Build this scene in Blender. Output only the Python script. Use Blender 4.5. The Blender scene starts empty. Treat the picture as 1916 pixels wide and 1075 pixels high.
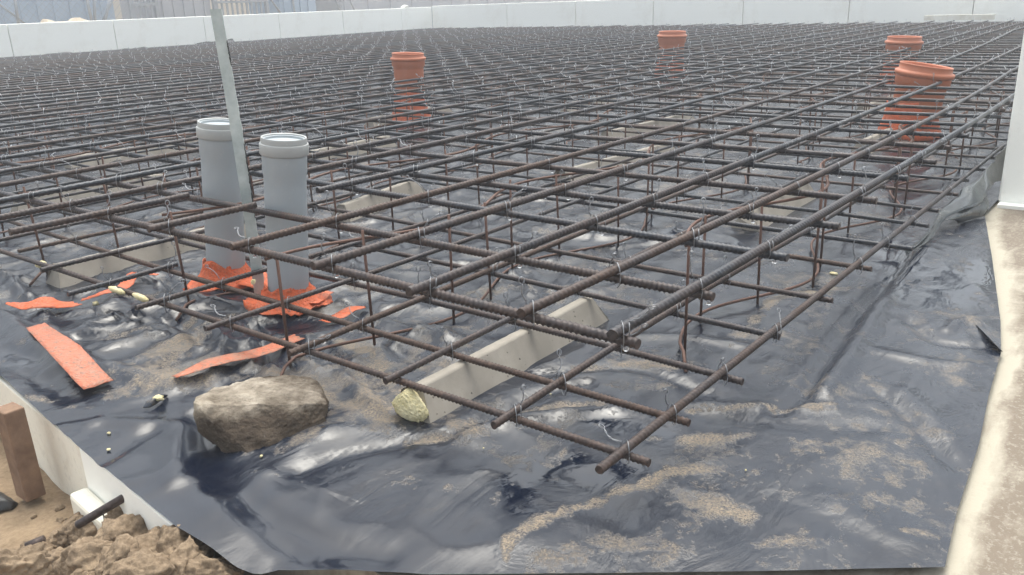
import bpy, bmesh, math, random
import numpy as np
from mathutils import Vector, Matrix, noise
random.seed(7)
R = math.radians
scene = bpy.context.scene
COL = scene.collection

# ---------------------------------------------------------------- camera
FL, YAW, PITCH, ROLL = 1589.26, 0.6741206, 0.3251602, -0.0366088
PW, PH = 1916.0, 1075.0
def _axes():
    cy, sy, cp, sp = math.cos(YAW), math.sin(YAW), math.cos(PITCH), math.sin(PITCH)
    f = Vector((cy*cp, sy*cp, -sp)); r = Vector((sy, -cy, 0)); u = r.cross(f)
    cr, sr = math.cos(ROLL), math.sin(ROLL)
    return cr*r + sr*u, -sr*r + cr*u, f
CR, CU, CF = _axes()
cam_d = bpy.data.cameras.new('camera'); cam = bpy.data.objects.new('camera', cam_d); COL.objects.link(cam)
cam.matrix_world = Matrix(((CR.x, CU.x, -CF.x, 0), (CR.y, CU.y, -CF.y, 0), (CR.z, CU.z, -CF.z, 0), (0, 0, 0, 1)))
cam_d.sensor_width = 36; cam_d.lens = FL/PW*36; cam_d.clip_start = 0.02; cam_d.clip_end = 500
scene.camera = cam

# ---------------------------------------------------------------- light
SUN_EL, SUN_AZ = R(70), R(55)          # azimuth clockwise from +Y
w = bpy.data.worlds.new('World'); scene.world = w; w.use_nodes = True
nt = w.node_tree; bg = nt.nodes['Background']
sky = nt.nodes.new('ShaderNodeTexSky'); sky.sky_type = 'NISHITA'; sky.sun_disc = False
sky.sun_elevation = SUN_EL; sky.sun_rotation = SUN_AZ; sky.air_density = 1.0; sky.dust_density = 6.0; sky.ozone_density = 1.2
hs = nt.nodes.new('ShaderNodeHueSaturation'); hs.inputs['Saturation'].default_value = .40
nt.links.new(sky.outputs[0], hs.inputs['Color']); tint = nt.nodes.new('ShaderNodeMix'); tint.data_type = 'RGBA'; tint.blend_type = 'MULTIPLY'; tint.inputs[0].default_value = 1; tint.inputs[7].default_value = (.98, 1.0, .962, 1)
nt.links.new(hs.outputs[0], tint.inputs[6]); nt.links.new(tint.outputs[2], bg.inputs[0]); bg.inputs[1].default_value = 0.15
sd = bpy.data.lights.new('sun', 'SUN'); sun = bpy.data.objects.new('sun', sd); COL.objects.link(sun)
sd.energy = 0.5; sd.angle = R(50); sd.color = (1.0, 0.95, 0.87)
sdir = Vector((math.sin(SUN_AZ)*math.cos(SUN_EL), math.cos(SUN_AZ)*math.cos(SUN_EL), math.sin(SUN_EL)))
sun.rotation_euler = sdir.to_track_quat('Z', 'Y').to_euler(); sun.location = (3, 3, 6)
scene.view_settings.view_transform = 'Standard'; scene.view_settings.look = 'None'
scene.view_settings.exposure = 1.32; scene.view_settings.gamma = 1
scene.cycles.max_bounces = 8; scene.cycles.volume_bounces = 1
scene.cycles.use_denoising = True

# ---------------------------------------------------------------- geometry of the place
ZT, ZB = -0.3608, -0.5237              # axes of the upper bars of the upper and lower mat
ZT2, ZB2 = ZT-0.0135, ZB-0.0115        # axes of the bars lying under them
ZM = -0.592                            # plastic sheet
ZLEDGE = -0.602
def ray(px, py):
    return CF + CR*((px-PW/2)/FL) - CU*((py-PH/2)/FL)
def at(px, py, z=ZM):
    r = ray(px, py); return r*(z/r.z)
def at_x(px, py, x):
    r = ray(px, py); return r*(x/r.x)
def at_y(px, py, y):
    r = ray(px, py); return r*(y/r.y)

# ---------------------------------------------------------------- helpers
def tag(o, label=None, cat=None, group=None, kind=None):
    if label: o['label'] = label
    if cat: o['category'] = cat
    if group: o['group'] = group
    if kind: o['kind'] = kind
    return o
def empty(name, loc=(0, 0, 0), rz=0):
    o = bpy.data.objects.new(name, None); COL.objects.link(o); o.location = loc; o.rotation_euler = (0, 0, rz)
    o.empty_display_size = 0.05
    return o
class MB:
    def __init__(s): s.v = []; s.f = []; s.n = 0
    def add(s, v, f):
        v = np.asarray(v, float); s.v.append(v)
        s.f.extend([tuple(i+s.n for i in q) for q in f]); s.n += len(v)
    def build(s, name, mat, parent=None, smooth=True, loc=None):
        V = np.concatenate(s.v)
        off = Vector((0, 0, 0))
        if loc is not None:
            off = Vector(loc); V = V - np.array(off)
        me = bpy.data.meshes.new(name); me.from_pydata(V.tolist(), [], s.f); me.update()
        if smooth: me.polygons.foreach_set('use_smooth', [True]*len(me.polygons))
        if mat: me.materials.append(mat)
        o = bpy.data.objects.new(name, me); COL.objects.link(o); o.location = off
        if parent: o.parent = parent
        return o
    def box(s, c, size, rot=None):
        hx, hy, hz = [q/2 for q in size]
        V = [Vector((x*hx, y*hy, z*hz)) for x in (-1, 1) for y in (-1, 1) for z in (-1, 1)]
        if rot is not None: V = [rot @ q for q in V]
        V = [q+Vector(c) for q in V]
        s.add([tuple(q) for q in V], [(0, 1, 3, 2), (4, 6, 7, 5), (0, 4, 5, 1), (2, 3, 7, 6), (0, 2, 6, 4), (1, 5, 7, 3)])
        return s
    def tube(s, path, r, seg=8, caps=True, closed=False):
        P = np.asarray([tuple(p) for p in path], float); n = len(P)
        rr = np.full(n, r) if np.isscalar(r) else np.asarray(r, float)
        T = np.gradient(P, axis=0); T /= np.linalg.norm(T, axis=1)[:, None]+1e-12
        a = np.array([0, 0, 1.]) if abs(T[0][2]) < .9 else np.array([1., 0, 0])
        N = np.zeros_like(P); nn = np.cross(T[0], a); nn /= np.linalg.norm(nn)
        for i in range(n):
            nn = nn - T[i]*(nn@T[i]); nn /= np.linalg.norm(nn)+1e-12; N[i] = nn
        B = np.cross(T, N)
        th = np.arange(seg)*2*math.pi/seg
        V = P[:, None, :] + rr[:, None, None]*(np.cos(th)[None, :, None]*N[:, None, :]+np.sin(th)[None, :, None]*B[:, None, :])
        V = V.reshape(-1, 3); F = []
        for i in range(n-1):
            for j in range(seg):
                k = (j+1) % seg
                F.append((i*seg+j, i*seg+k, (i+1)*seg+k, (i+1)*seg+j))
        if caps and not closed:
            F.append(tuple(range(seg))[::-1]); F.append(tuple((n-1)*seg+j for j in range(seg)))
        s.add(V, F); return s
    def lathe(s, prof, seg=48, c=(0, 0, 0)):
        V = []; F = []; n = len(prof)
        for r, z in prof:
            for j in range(seg):
                t = 2*math.pi*j/seg; V.append((c[0]+r*math.cos(t), c[1]+r*math.sin(t), c[2]+z))
        for i in range(n-1):
            for j in range(seg):
                k = (j+1) % seg; F.append((i*seg+j, i*seg+k, (i+1)*seg+k, (i+1)*seg+j))
        s.add(V, F); return s
def fbm(p, oct=4, H=0.5, lac=2.1):
    a = 1; t = 0; q = Vector(p)
    for i in range(oct):
        t += a*noise.noise(q); q = q*lac+Vector((3.1, 1.7, 5.3)); a *= H
    return t
def bend_smooth(pts, n=6):
    """Catmull-Rom through points"""
    P = [Vector(p) for p in pts]; Q = [2*P[0]-P[1]]+P+[2*P[-1]-P[-2]]; out = []
    for i in range(1, len(Q)-2):
        for k in range(n):
            t = k/n; a, b, c, d = Q[i-1], Q[i], Q[i+1], Q[i+2]
            out.append(0.5*((2*b)+(c-a)*t+(2*a-5*b+4*c-d)*t*t+(3*b-a-3*c+d)*t**3))
    out.append(P[-1]); return out

# ---------------------------------------------------------------- materials
class Mat:
    def __init__(s, name):
        s.m = bpy.data.materials.new(name); s.m.use_nodes = True; s.t = s.m.node_tree; s.b = s.t.nodes['Principled BSDF']
    def n(s, typ, **kw):
        q = s.t.nodes.new('ShaderNode'+typ)
        for k, v in kw.items():
            if k in q.inputs: q.inputs[k].default_value = v
            else: setattr(q, k, v)
        return q
    def l(s, a, b): s.t.links.new(a, b)
    def coord(s, which='Object', scale=None):
        c = s.n('TexCoord').outputs[which]
        if scale:
            m = s.n('Mapping'); m.inputs['Scale'].default_value = scale; s.l(c, m.inputs[0]); c = m.outputs[0]
        return c
    def noise(s, scale, detail=4, rough=.55, co=None, dist=0):
        q = s.n('TexNoise'); q.inputs['Scale'].default_value = scale; q.inputs['Detail'].default_value = detail
        q.inputs['Roughness'].default_value = rough; q.inputs['Distortion'].default_value = dist
        if co is not None: s.l(co, q.inputs['Vector'])
        return q.outputs['Fac']
    def ramp(s, fac, stops):
        q = s.n('ValToRGB'); e = q.color_ramp.elements
        while len(e) < len(stops): e.new(0.5)
        for k, (p, c) in enumerate(stops):
            e[k].position = p; e[k].color = (*c, 1) if len(c) == 3 else c
        s.l(fac, q.inputs[0]); return q.outputs[0]
    def gray(s, fac, a, b, va=0, vb=1):
        q = s.n('MapRange'); q.clamp = True
        for k, v in ((1, a), (2, b), (3, va), (4, vb)): q.inputs[k].default_value = v
        s.l(fac, q.inputs[0]); return q.outputs[0]
    def mix(s, fac, a, b):
        q = s.n('Mix', data_type='RGBA')
        for i, v in ((0, fac), (6, a), (7, b)):
            if isinstance(v, (tuple, list)): q.inputs[i].default_value = (*v, 1)
            elif isinstance(v, (int, float)): q.inputs[i].default_value = v
            else: s.l(v, q.inputs[i])
        return q.outputs[2]
    def math(s, op, a, b=None):
        q = s.n('Math', operation=op)
        for i, v in ((0, a), (1, b)):
            if v is None: continue
            if isinstance(v, (int, float)): q.inputs[i].default_value = v
            else: s.l(v, q.inputs[i])
        return q.outputs[0]
    def bump(s, h, strength=.5, dist=.002, prev=None):
        q = s.n('Bump'); q.inputs['Strength'].default_value = strength; q.inputs['Distance'].default_value = dist
        s.l(h, q.inputs['Height'])
        if prev is not None: s.l(prev, q.inputs['Normal'])
        s.l(q.outputs[0], s.b.inputs['Normal']); return q.outputs[0]
    def set(s, **kw):
        for k, v in kw.items():
            i = s.b.inputs[k.replace('_', ' ')]
            if isinstance(v, (tuple, list)): i.default_value = (*v, 1)
            elif isinstance(v, (int, float)): i.default_value = v
            else: s.l(v, i)
        return s
def M_rebar():
    M = Mat('rebar steel'); co = M.coord('Object')
    rnd = M.n('ObjectInfo').outputs['Random']
    n1 = M.noise(9, 5, .6, co); n2 = M.noise(160, 3, .6, co); n3 = M.noise(2.0, 2, .5, co)
    mill = M.mix(M.gray(n2, .35, .65), (.011, .014, .021), (.036, .041, .052))
    rust = M.mix(M.gray(n2, .35, .65), (.036, .020, .014), (.085, .050, .036))
    f = M.math('ADD', M.math('ADD', M.math('MULTIPLY', rnd, .45), M.math('MULTIPLY', n3, .55)), M.math('MULTIPLY', n1, .7))
    gp = M.n('NewGeometry'); vl = M.n('VectorMath', operation='LENGTH'); M.l(gp.outputs['Position'], vl.inputs[0])
    f = M.math('ADD', f, M.gray(vl.outputs['Value'], 1.2, 3.2, .16, -.06))
    fac = M.gray(f, .72, 1.10, .0, .9)
    col = M.mix(fac, mill, rust)
    M.set(Base_Color=col, Metallic=.25, Roughness=M.gray(fac, 0, 1, .42, .66))
    M.bump(n2, .35, .0008)
    return M.m
def M_rod():
    M = Mat('thin rusty steel'); co = M.coord('Object'); n = M.noise(90, 4, .6, co)
    M.set(Base_Color=M.mix(n, (.07, .034, .025), (.14, .072, .052)), Metallic=.3, Roughness=.6); M.bump(n, .3, .0006); return M.m
def M_wire():
    M = Mat('galvanised wire'); M.set(Base_Color=(.26, .27, .29), Metallic=.7, Roughness=.38); return M.m
def M_sheet():
    M = Mat('black polythene'); co = M.coord('Object')
    at_ = M.n('Attribute', attribute_name='dirt'); dirt = at_.outputs['Fac']
    wet = M.n('Attribute', attribute_name='wet').outputs['Fac']
    n1 = M.noise(7, 8, .66, co, .6); n2 = M.noise(38, 6, .7, co, .4); n3 = M.noise(330, 3, .7, co); nb = M.noise(2.2, 3, .5, co)
    a = M.math('ADD', M.math('MULTIPLY', n1, .6), M.math('MULTIPLY', n2, .5))
    a = M.math('ADD', a, M.math('MULTIPLY', M.math('MULTIPLY', dirt, M.gray(M.noise(16, 6, .7, co, .8), .36, .60, .15, 1.35)), .25))
    a = M.math('ADD', a, M.math('MULTIPLY', M.math('SUBTRACT', nb, .5), .18))
    sand = M.gray(a, .605, .80)
    sand = M.math('MULTIPLY', sand, M.gray(n3, .38, .60, .15, .95))
    film = M.gray(M.math('ADD', M.math('MULTIPLY', dirt, .12), M.math('ADD', M.math('MULTIPLY', n1, .8), M.math('MULTIPLY', nb, .4))), .50, .95, .0, .55)
    base = M.mix(film, (.003, .006, .015), (.027, .039, .060))
    sandc = M.mix(n3, (.19, .15, .105), (.36, .29, .21))
    col = M.mix(sand, base, sandc)
    dry = M.math('SUBTRACT', 1.0, wet)
    rough = M.math('ADD', M.math('MULTIPLY', film, .42), .19)
    rough = M.math('MAXIMUM', M.math('MULTIPLY', rough, dry), .03)
    rough = M.math('MAXIMUM', rough, M.math('MULTIPLY', sand, .85))
    M.set(Base_Color=col, Roughness=rough, Specular_IOR_Level=.52)
    # fine creases running across the sheet
    cs = M.coord('Object', (5, 11, 5)); c1 = M.noise(1.0, 5, .55, cs, 1.2)
    cr = M.math('ABSOLUTE', M.math('SUBTRACT', c1, .5))
    c2 = M.noise(24, 4, .55, co, .8)
    h = M.math('ADD', M.math('MULTIPLY', cr, 1.3), M.math('MULTIPLY', c2, .22))
    vo = M.n('TexVoronoi', feature='DISTANCE_TO_EDGE'); vo.inputs['Scale'].default_value = 1.0
    wn = M.n('TexNoise'); wn.inputs['Scale'].default_value = 7; M.l(co, wn.inputs['Vector'])
    vm = M.n('VectorMath', operation='MULTIPLY_ADD'); M.l(wn.outputs['Color'], vm.inputs[0]); vm.inputs[1].default_value = (1.6, 1.6, 0); M.l(M.coord('Object', (7, 13, 4)), vm.inputs[2]); M.l(vm.outputs[0], vo.inputs['Vector'])
    h = M.math('ADD', h, M.math('MULTIPLY', M.gray(vo.outputs['Distance'], 0, .30, 0, 1), .22))
    h = M.math('MULTIPLY', h, M.gray(dirt, -.6, 0, .25, 1))
    h = M.math('MULTIPLY', h, M.gray(wet, 0, 1, 1, .12))
    b = M.bump(h, .40, .009)
    M.bump(M.math('MULTIPLY', M.math('ADD', n3, n2), M.math('ADD', sand, .04)), .5, .0025, b)
    return M.m
def M_tape(name='orange tape', c=(.58, .10, .022), dirt=.5):
    M = Mat(name); co = M.coord('Object'); n1 = M.noise(28, 6, .7, co); n2 = M.noise(170, 4, .7, co)
    a = M.math('ADD', M.math('MULTIPLY', n1, .6), M.math('MULTIPLY', n2, .4))
    col = M.mix(M.gray(a, .50-.08*dirt, .60, 0, .95*dirt), c, (.26, .17, .12))
    col = M.mix(M.gray(n2, .56, .66, 0, .85*dirt), col, (.09, .08, .07))
    M.set(Base_Color=col, Roughness=.55); M.bump(M.math('ADD', n1, M.noise(70, 3, .5, co, 1.5)), .8, .006); return M.m
def M_pvc(name, c, d, r=.38):
    M = Mat(name); co = M.coord('Object'); n1 = M.noise(7, 5, .6, co); n2 = M.noise(120, 4, .7, co)
    col = M.mix(M.gray(n1, .42, .75, 0, .55), c, d)
    col = M.mix(M.gray(n2, .62, .80, 0, .35), col, (.62, .58, .52))
    M.set(Base_Color=col, Roughness=M.gray(n1, .3, .7, r, r+.2)); M.bump(n2, .1, .0006); return M.m
def M_foam_board(name='white board', stain=.12, c=(.93, .935, .885)):
    M = Mat(name); co = M.coord('Object'); n1 = M.noise(3.2, 6, .7, co); n2 = M.noise(60, 5, .7, co)
    col = M.mix(M.gray(n1, .50, .70, 0, stain), c, (.45, .36, .24))
    col = M.mix(M.gray(n2, .55, .8, 0, stain), col, (.45, .42, .36))
    M.set(Base_Color=col, Roughness=.75); M.bump(n2, .25, .0015); return M.m
def M_ledge():
    M = Mat('muddy white board'); co = M.coord('Object'); cs = M.coord('Object', (6, 26, 6))
    n1 = M.noise(11, 7, .62, co, .5); n2 = M.noise(1.1, 7, .66, cs, .4); n3 = M.noise(160, 4, .7, co)
    d = M.n('Attribute', attribute_name='dirt').outputs['Fac']
    a = M.math('ADD', M.math('MULTIPLY', n1, .5), M.math('MULTIPLY', n2, .5))
    a = M.math('ADD', a, M.math('MULTIPLY', d, .31))
    f = M.gray(a, .54, .74)
    f = M.math('MULTIPLY', f, M.gray(n3, .34, .50, .45, 1))
    mud = M.mix(n3, (.10, .078, .058), (.20, .16, .12))
    M.set(Base_Color=M.mix(f, (.36, .33, .265), mud), Roughness=.8)
    M.bump(M.math('ADD', n3, a), .45, .003); return M.m
def M_soil(name, a, b, sc=1.0, bd=.006):
    M = Mat(name); co = M.coord('Object'); n1 = M.noise(9*sc, 8, .65, co); n2 = M.noise(110*sc, 5, .7, co)
    f = M.math('ADD', M.math('MULTIPLY', n1, .6), M.math('MULTIPLY', n2, .4))
    M.set(Base_Color=M.mix(M.gray(f, .38, .62), a, b), Roughness=.95, Specular_IOR_Level=.2)
    M.bump(M.math('ADD', n1, M.math('MULTIPLY', n2, .5)), .8, bd); return M.m
def M_rock():
    M = Mat('weathered concrete rubble'); co = M.coord('Object'); n1 = M.noise(14, 8, .7, co); n2 = M.noise(190, 5, .7, co); n4 = M.noise(5, 3, .6, co)
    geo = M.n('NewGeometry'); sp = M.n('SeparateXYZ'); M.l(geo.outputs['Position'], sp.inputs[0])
    # damp and the front's shade painted together: stone darker and browner low down
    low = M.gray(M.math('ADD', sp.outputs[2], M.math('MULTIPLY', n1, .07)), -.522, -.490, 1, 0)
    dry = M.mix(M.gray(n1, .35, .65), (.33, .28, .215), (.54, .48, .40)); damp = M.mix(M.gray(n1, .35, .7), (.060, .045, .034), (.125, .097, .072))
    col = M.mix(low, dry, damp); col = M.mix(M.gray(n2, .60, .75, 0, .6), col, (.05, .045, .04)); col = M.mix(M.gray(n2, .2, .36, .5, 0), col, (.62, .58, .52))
    M.set(Base_Color=col, Roughness=.93, Specular_IOR_Level=.25)
    M.bump(M.math('ADD', n1, M.math('MULTIPLY', n2, .9)), 1.0, .006); return M.m
def M_conc():
    M = Mat('pale precast concrete'); co = M.coord('Object'); n1 = M.noise(16, 6, .6, co); n2 = M.noise(260, 3, .6, co)
    vo = M.n('TexVoronoi'); vo.inputs['Scale'].default_value = 75; M.l(co, vo.inputs['Vector'])
    hole = M.math('MULTIPLY', M.gray(vo.outputs['Distance'], .10, .16, 1, 0), M.gray(M.noise(28, 2, .5, co), .50, .56))
    col = M.mix(M.gray(n1, .35, .7), (.23, .21, .18), (.32, .29, .25)); col = M.mix(M.gray(n2, .6, .8, 0, .3), col, (.28, .23, .18))
    col = M.mix(hole, col, (.10, .085, .07))
    M.set(Base_Color=col, Roughness=.85)
    b = M.bump(M.math('SUBTRACT', 1, hole), .6, .003); M.bump(n2, .2, .0006, b); return M.m
def M_simple(name, c, r=.6, metal=0, c2=None, sc=12, bump=0, **kw):
    M = Mat(name)
    if c2 is not None:
        n = M.noise(sc, 6, .65, M.coord('Object')); M.set(Base_Color=M.mix(M.gray(n, .35, .65), c, c2))
        if bump: M.bump(n, .5, bump)
    else: M.set(Base_Color=c)
    M.set(Roughness=r, Metallic=metal, **kw); return M.m
m_bar, m_rod, m_wire, m_sheet = M_rebar(), M_rod(), M_wire(), M_sheet()
m_tape = M_tape(dirt=.4); m_tape_dirty = M_tape('dusty orange tape', (.46, .125, .06), .85)
m_gpipe = M_pvc('grey pvc', (.33, .365, .39), (.28, .305, .325)); m_gcap = M_pvc('pale grey pvc rim', (.36, .375, .375), (.27, .27, .26))
m_opipe = M_pvc('orange brown pvc', (.42, .125, .055), (.36, .125, .065))
m_panel = M_foam_board('white foam board', .16); m_edge = M_foam_board('stained white edge board', .6, (.82, .79, .69))
m_ledge = M_ledge(); m_soil = M_soil('packed sandy soil', (.15, .105, .067), (.29, .215, .14)); m_clod = M_soil('crumbly soil', (.115, .082, .055), (.33, .25, .17), 1.6, .006)
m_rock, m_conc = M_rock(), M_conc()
m_foam = M_soil('yellow expanding foam', (.56, .48, .24), (.84, .77, .52), 2.5, .006)
m_wood = M_simple('damp timber', (.13, .075, .047), .8, 0, (.22, .135, .085), 30, .002)
m_galv = M_simple('galvanised steel', (.34, .39, .39), .5, .35, (.50, .55, .545), 22, .0006)
m_flap = M_simple('flap polythene', (.012, .018, .025), .24, 0, (.045, .055, .058), 14, .003)  # flap tone, somewhat lighter than the bare sheet
m_black = M_simple('black rubber', (.012, .012, .013), .5)

# ================================================================= SETTING
def grid_axis(a, fine_to, step, end, g=1.06):
    xs = [a]
    while xs[-1] < fine_to: xs.append(xs[-1]+step)
    st = step
    while xs[-1] < end: st *= g; xs.append(xs[-1]+st)
    return xs
# ground sheet: fine where the soil shows beside the formwork, coarse to the horizon
def ground_z(x, y):
    z = -0.725
    z += .018*noise.noise(Vector((x*5, y*5, 0)))+.007*noise.noise(Vector((x*19, y*19, 3)))
    z += -.02*max(0, (.45-x))                                   # falls a little away from the edge board
    d = math.hypot((x-.30)/.22, (y-.86)/.27)
    z += .085*math.exp(-d**2*1.1)                               # foot of the soil heap
    if x > .5: z = min(z, -.74)
    far = max(0, math.hypot(x, y)-14); z -= min(far*.02, .6)
    return z
xs = [-150, -60, -25, -10, -4, -2, -1.2, -.8]+list(np.arange(-.6, .6, .012))+[.7, .9, 1.3, 2, 4, 8, 12, 16, 25, 50, 100, 200]
ys = [-150, -60, -25, -10, -4, -2, -1, -.5, -.2, 0]+list(np.arange(.1, 1.9, .012))+[2, 2.3, 2.8, 3.5, 5, 8, 12, 16, 25, 50, 100, 200]
V = [(x, y, ground_z(x, y)) for y in ys for x in xs]; nx = len(xs)
F = [(j*nx+i, j*nx+i+1, (j+1)*nx+i+1, (j+1)*nx+i) for j in range(len(ys)-1) for i in range(nx-1)]
mb = MB(); mb.add(V, F); g = mb.build('ground', m_soil); tag(g, kind='structure')

# ---- platform of white boards the sheet lies on, top face subdivided so mud can be spread on it
def board_dirt(x, y):
    ex = np.interp(x, [.88, .99, 1.35, 1.55, 2.05, 2.51, 2.73], [.121, .134, .164, .179, .269, .377, .39])
    return max(0, min(1, (ex-y-.012)/.03))*(.75+.35*math.exp(-((x-1.35)/.25)**2)) if x > .9 else .3
mb = MB(); bx = list(np.arange(.525, 3.0, .02))+[3.5, 5, 8, 11.2]; by = list(np.arange(-.9, .9, .02))+[1.2, 2, 4, 8, 10.6]
def blz(x, y): return ZLEDGE-.001+.0015*noise.noise(Vector((x*8, y*8, 0)))
nb = len(bx); V = [(x, y, blz(x, y)) for y in by for x in bx]; nv = len(V)
F = [(j*nb+i, j*nb+i+1, (j+1)*nb+i+1, (j+1)*nb+i) for j in range(len(by)-1) for i in range(nb-1)]
ring = [i for i in range(nb)]+[j*nb+nb-1 for j in range(1, len(by))]+[(len(by)-1)*nb+i for i in range(nb-2, -1, -1)]+[j*nb for j in range(len(by)-2, 0, -1)]
lo = [(V[i][0], V[i][1], -.80) for i in ring]; V += lo
for a in range(len(ring)):
    b = (a+1) % len(ring); F.append((ring[b], ring[a], nv+a, nv+b))
mb.add(V, F); plat = mb.build('platform', m_ledge, smooth=False); tag(plat, kind='structure')
ca = plat.data.attributes.new('dirt', 'FLOAT', 'POINT'); ca.data.foreach_set('value', [board_dirt(v.co.x, v.co.y) for v in plat.data.vertices])

# ================================================================= PLASTIC SHEET
PXO = [(300, 960), (330, 985), (395, 1020), (440, 1048), (478, 1060), (520, 1052), (600, 1060), (800, 1075), (1180, 1072), (1500, 1067), (1768, 1060), (1790, 960), (1832, 830), (1850, 740), (1873, 660),
       (1872, 600), (1864, 540), (1856, 480), (1842, 400)]
outline = [(.497, 10.3), (.50, 3), (.503, 1.9)]+[tuple(at(*p).xy) for p in [(0, 706), (20, 722), (75, 772), (160, 846), (235, 910)]]+[tuple(at(*p).xy) for p in PXO]+[(2.74, .388), (2.9, .375), (11.0, .375), (11.0, 10.3)]
OL = np.array(outline)
def inside(px, py):
    x1, y1 = OL[:, 0], OL[:, 1]; x2, y2 = np.roll(x1, -1), np.roll(y1, -1)
    c = np.zeros(px.shape, bool)
    for a, b, cc, d in zip(x1, y1, x2, y2):
        if b == d: continue
        k = ((b > py) != (d > py)) & (px < (cc-a)*(py-b)/(d-b)+a); c ^= k
    return c
def nearest(p):
    best = 1e9; q = None
    for i in range(len(OL)):
        a = OL[i]; b = OL[(i+1) % len(OL)]; ab = b-a; t = max(0, min(1, ((p-a)@ab)/(ab@ab))); c = a+ab*t
        d = ((p-c)**2).sum()
        if d < best: best = d; q = c
    return q, math.sqrt(best)
GX = np.array(grid_axis(.40, 2.3, .0095, 11.05, 1.05)); GY = np.array(grid_axis(.08, 2.4, .0095, 10.35, 1.05))
XX, YY = np.meshgrid(GX, GY); SX, SY = XX.copy(), YY.copy()
CX, CY = (XX[:-1, :-1]+XX[1:, 1:])/2, (YY[:-1, :-1]+YY[1:, 1:])/2
keep = inside(CX, CY)
cnt = np.zeros(XX.shape, int); cnt[:-1, :-1] += keep; cnt[1:, :-1] += keep; cnt[:-1, 1:] += keep; cnt[1:, 1:] += keep
edge_v = (cnt > 0) & (cnt < 4)
for j, i in zip(*np.where(edge_v)):
    q, d = nearest(np.array([XX[j, i], YY[j, i]]))
    if d < .35: SX[j, i], SY[j, i] = q
for _ in range(12):
    mk = (cnt == 4)&(np.hypot(SX-XX, SY-YY) < 9)
    nb_ = np.zeros(SX.shape, bool); e_ = edge_v.copy()
    for _k in range(3):
        e2 = e_.copy(); e2[1:] |= e_[:-1]; e2[:-1] |= e_[1:]; e2[:, 1:] |= e_[:, :-1]; e2[:, :-1] |= e_[:, 1:]; e_ = e2
    mk &= e_; mk[0] = mk[-1] = False; mk[:, 0] = mk[:, -1] = False
    ax_ = (np.roll(SX, 1, 0)+np.roll(SX, -1, 0)+np.roll(SX, 1, 1)+np.roll(SX, -1, 1))/4
    ay_ = (np.roll(SY, 1, 0)+np.roll(SY, -1, 0)+np.roll(SY, 1, 1)+np.roll(SY, -1, 1))/4
    mk &= (XX < 2.6) & (YY < 2.6)
    SX[mk] = ax_[mk]; SY[mk] = ay_[mk]
def seg_dist(X, Y, line):
    D = np.full(X.shape, 9.); S = np.zeros(X.shape)
    for (a, b), (c, d) in zip(line[:-1], line[1:]):
        l2 = (c-a)**2+(d-b)**2+1e-12; t = np.clip(((X-a)*(c-a)+(Y-b)*(d-b))/l2, 0, 1)
        dx, dy = X-a-t*(c-a), Y-b-t*(d-b); dd = np.hypot(dx, dy)
        s = np.sign((c-a)*dy-(d-b)*dx); k = dd < D; D[k] = dd[k]; S[k] = s[k]
    return D, S
def wl(pts): return [tuple(at(*p).xy) for p in pts]
# folds of the sheet: (line in the photo, half width, height)
FOLDS = [
 ([(0, 600), (60, 640), (140, 680), (230, 705), (320, 722)], .026, .016), ([(0, 668), (60, 700), (130, 745)], .02, -.010),
 ([(10, 520), (60, 570), (110, 640), (160, 690)], .014, .012),
 ([(378, 775), (395, 850), (440, 915), (505, 975), (590, 1020), (700, 1050)], .024, -.013), ([(350, 800), (330, 850), (330, 900)], .020, .008),
 ([(420, 930), (470, 1000), (480, 1050)], .035, .006),
 ([(1712, 462), (1650, 540), (1595, 600), (1550, 670), (1500, 740), (1455, 770)], .012, -.014), ([(1735, 470), (1660, 560), (1600, 650), (1540, 740)], .02, .013),
 ([(1290, 775), (1400, 790), (1520, 795), (1640, 800)], .016, -.003), ([(1290, 762), (1400, 760), (1560, 764)], .010, .005),
 ([(1650, 740), (1710, 790), (1755, 840), (1790, 870)], .012, -.006), ([(1690, 735), (1750, 790), (1800, 850)], .018, .004),
 ([(560, 880), (640, 850), (760, 828), (870, 815)], .012, -.007), ([(620, 815), (760, 800), (900, 830)], .018, .004),
 ([(870, 815), (960, 790), (1050, 780), (1150, 770)], .014, .009), ([(900, 790), (1000, 740), (1100, 720)], .014, -.008),
 ([(640, 700), (700, 760), (740, 800)], .012, .010), ([(600, 640), (660, 700), (700, 720)], .012, -.008),
 ([(110, 800), (200, 790), (330, 795)], .012, .006), ([(180, 870), (240, 830), (290, 800)], .014, -.007),
 ([(1640, 660), (1740, 680), (1870, 690)], .014, .006), ([(1700, 600), (1760, 640), (1870, 650)], .012, -.007), ([(1770, 620), (1820, 600), (1868, 655)], .008, .01),
 ([(1100, 640), (1250, 630), (1400, 650)], .014, .006), ([(1000, 700), (1180, 690), (1330, 740)], .012, -.006),
 ([(640, 570), (760, 620), (860, 640)], .016, .008), ([(700, 640), (800, 680), (900, 690)], .012, -.008), ([(860, 430), (960, 520), (1060, 560)], .014, .007),
 ([(360, 600), (420, 640), (400, 720)], .010, .010), ([(300, 560), (400, 575), (500, 590)], .014, .012), ([(200, 590), (300, 600), (380, 640)], .014, -.012),
 ([(450, 600), (500, 660), (480, 700)], .010, -.010), ([(330, 520), (400, 520), (440, 540)], .012, .012), ([(520, 640), (560, 690), (620, 680)], .010, .009),
 ([(250, 520), (310, 530), (350, 560)], .012, -.012), ([(50, 530), (180, 525), (300, 535)], .014, .014),
 ([(1750, 480), (1800, 520), (1860, 560)], .010, .005), ([(1130, 830), (1250, 900), (1350, 930)], .012, .004), ([(1560, 930), (1660, 1000), (1760, 1010)], .02, .004),
]
wz = np.zeros(SX.shape)
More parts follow.
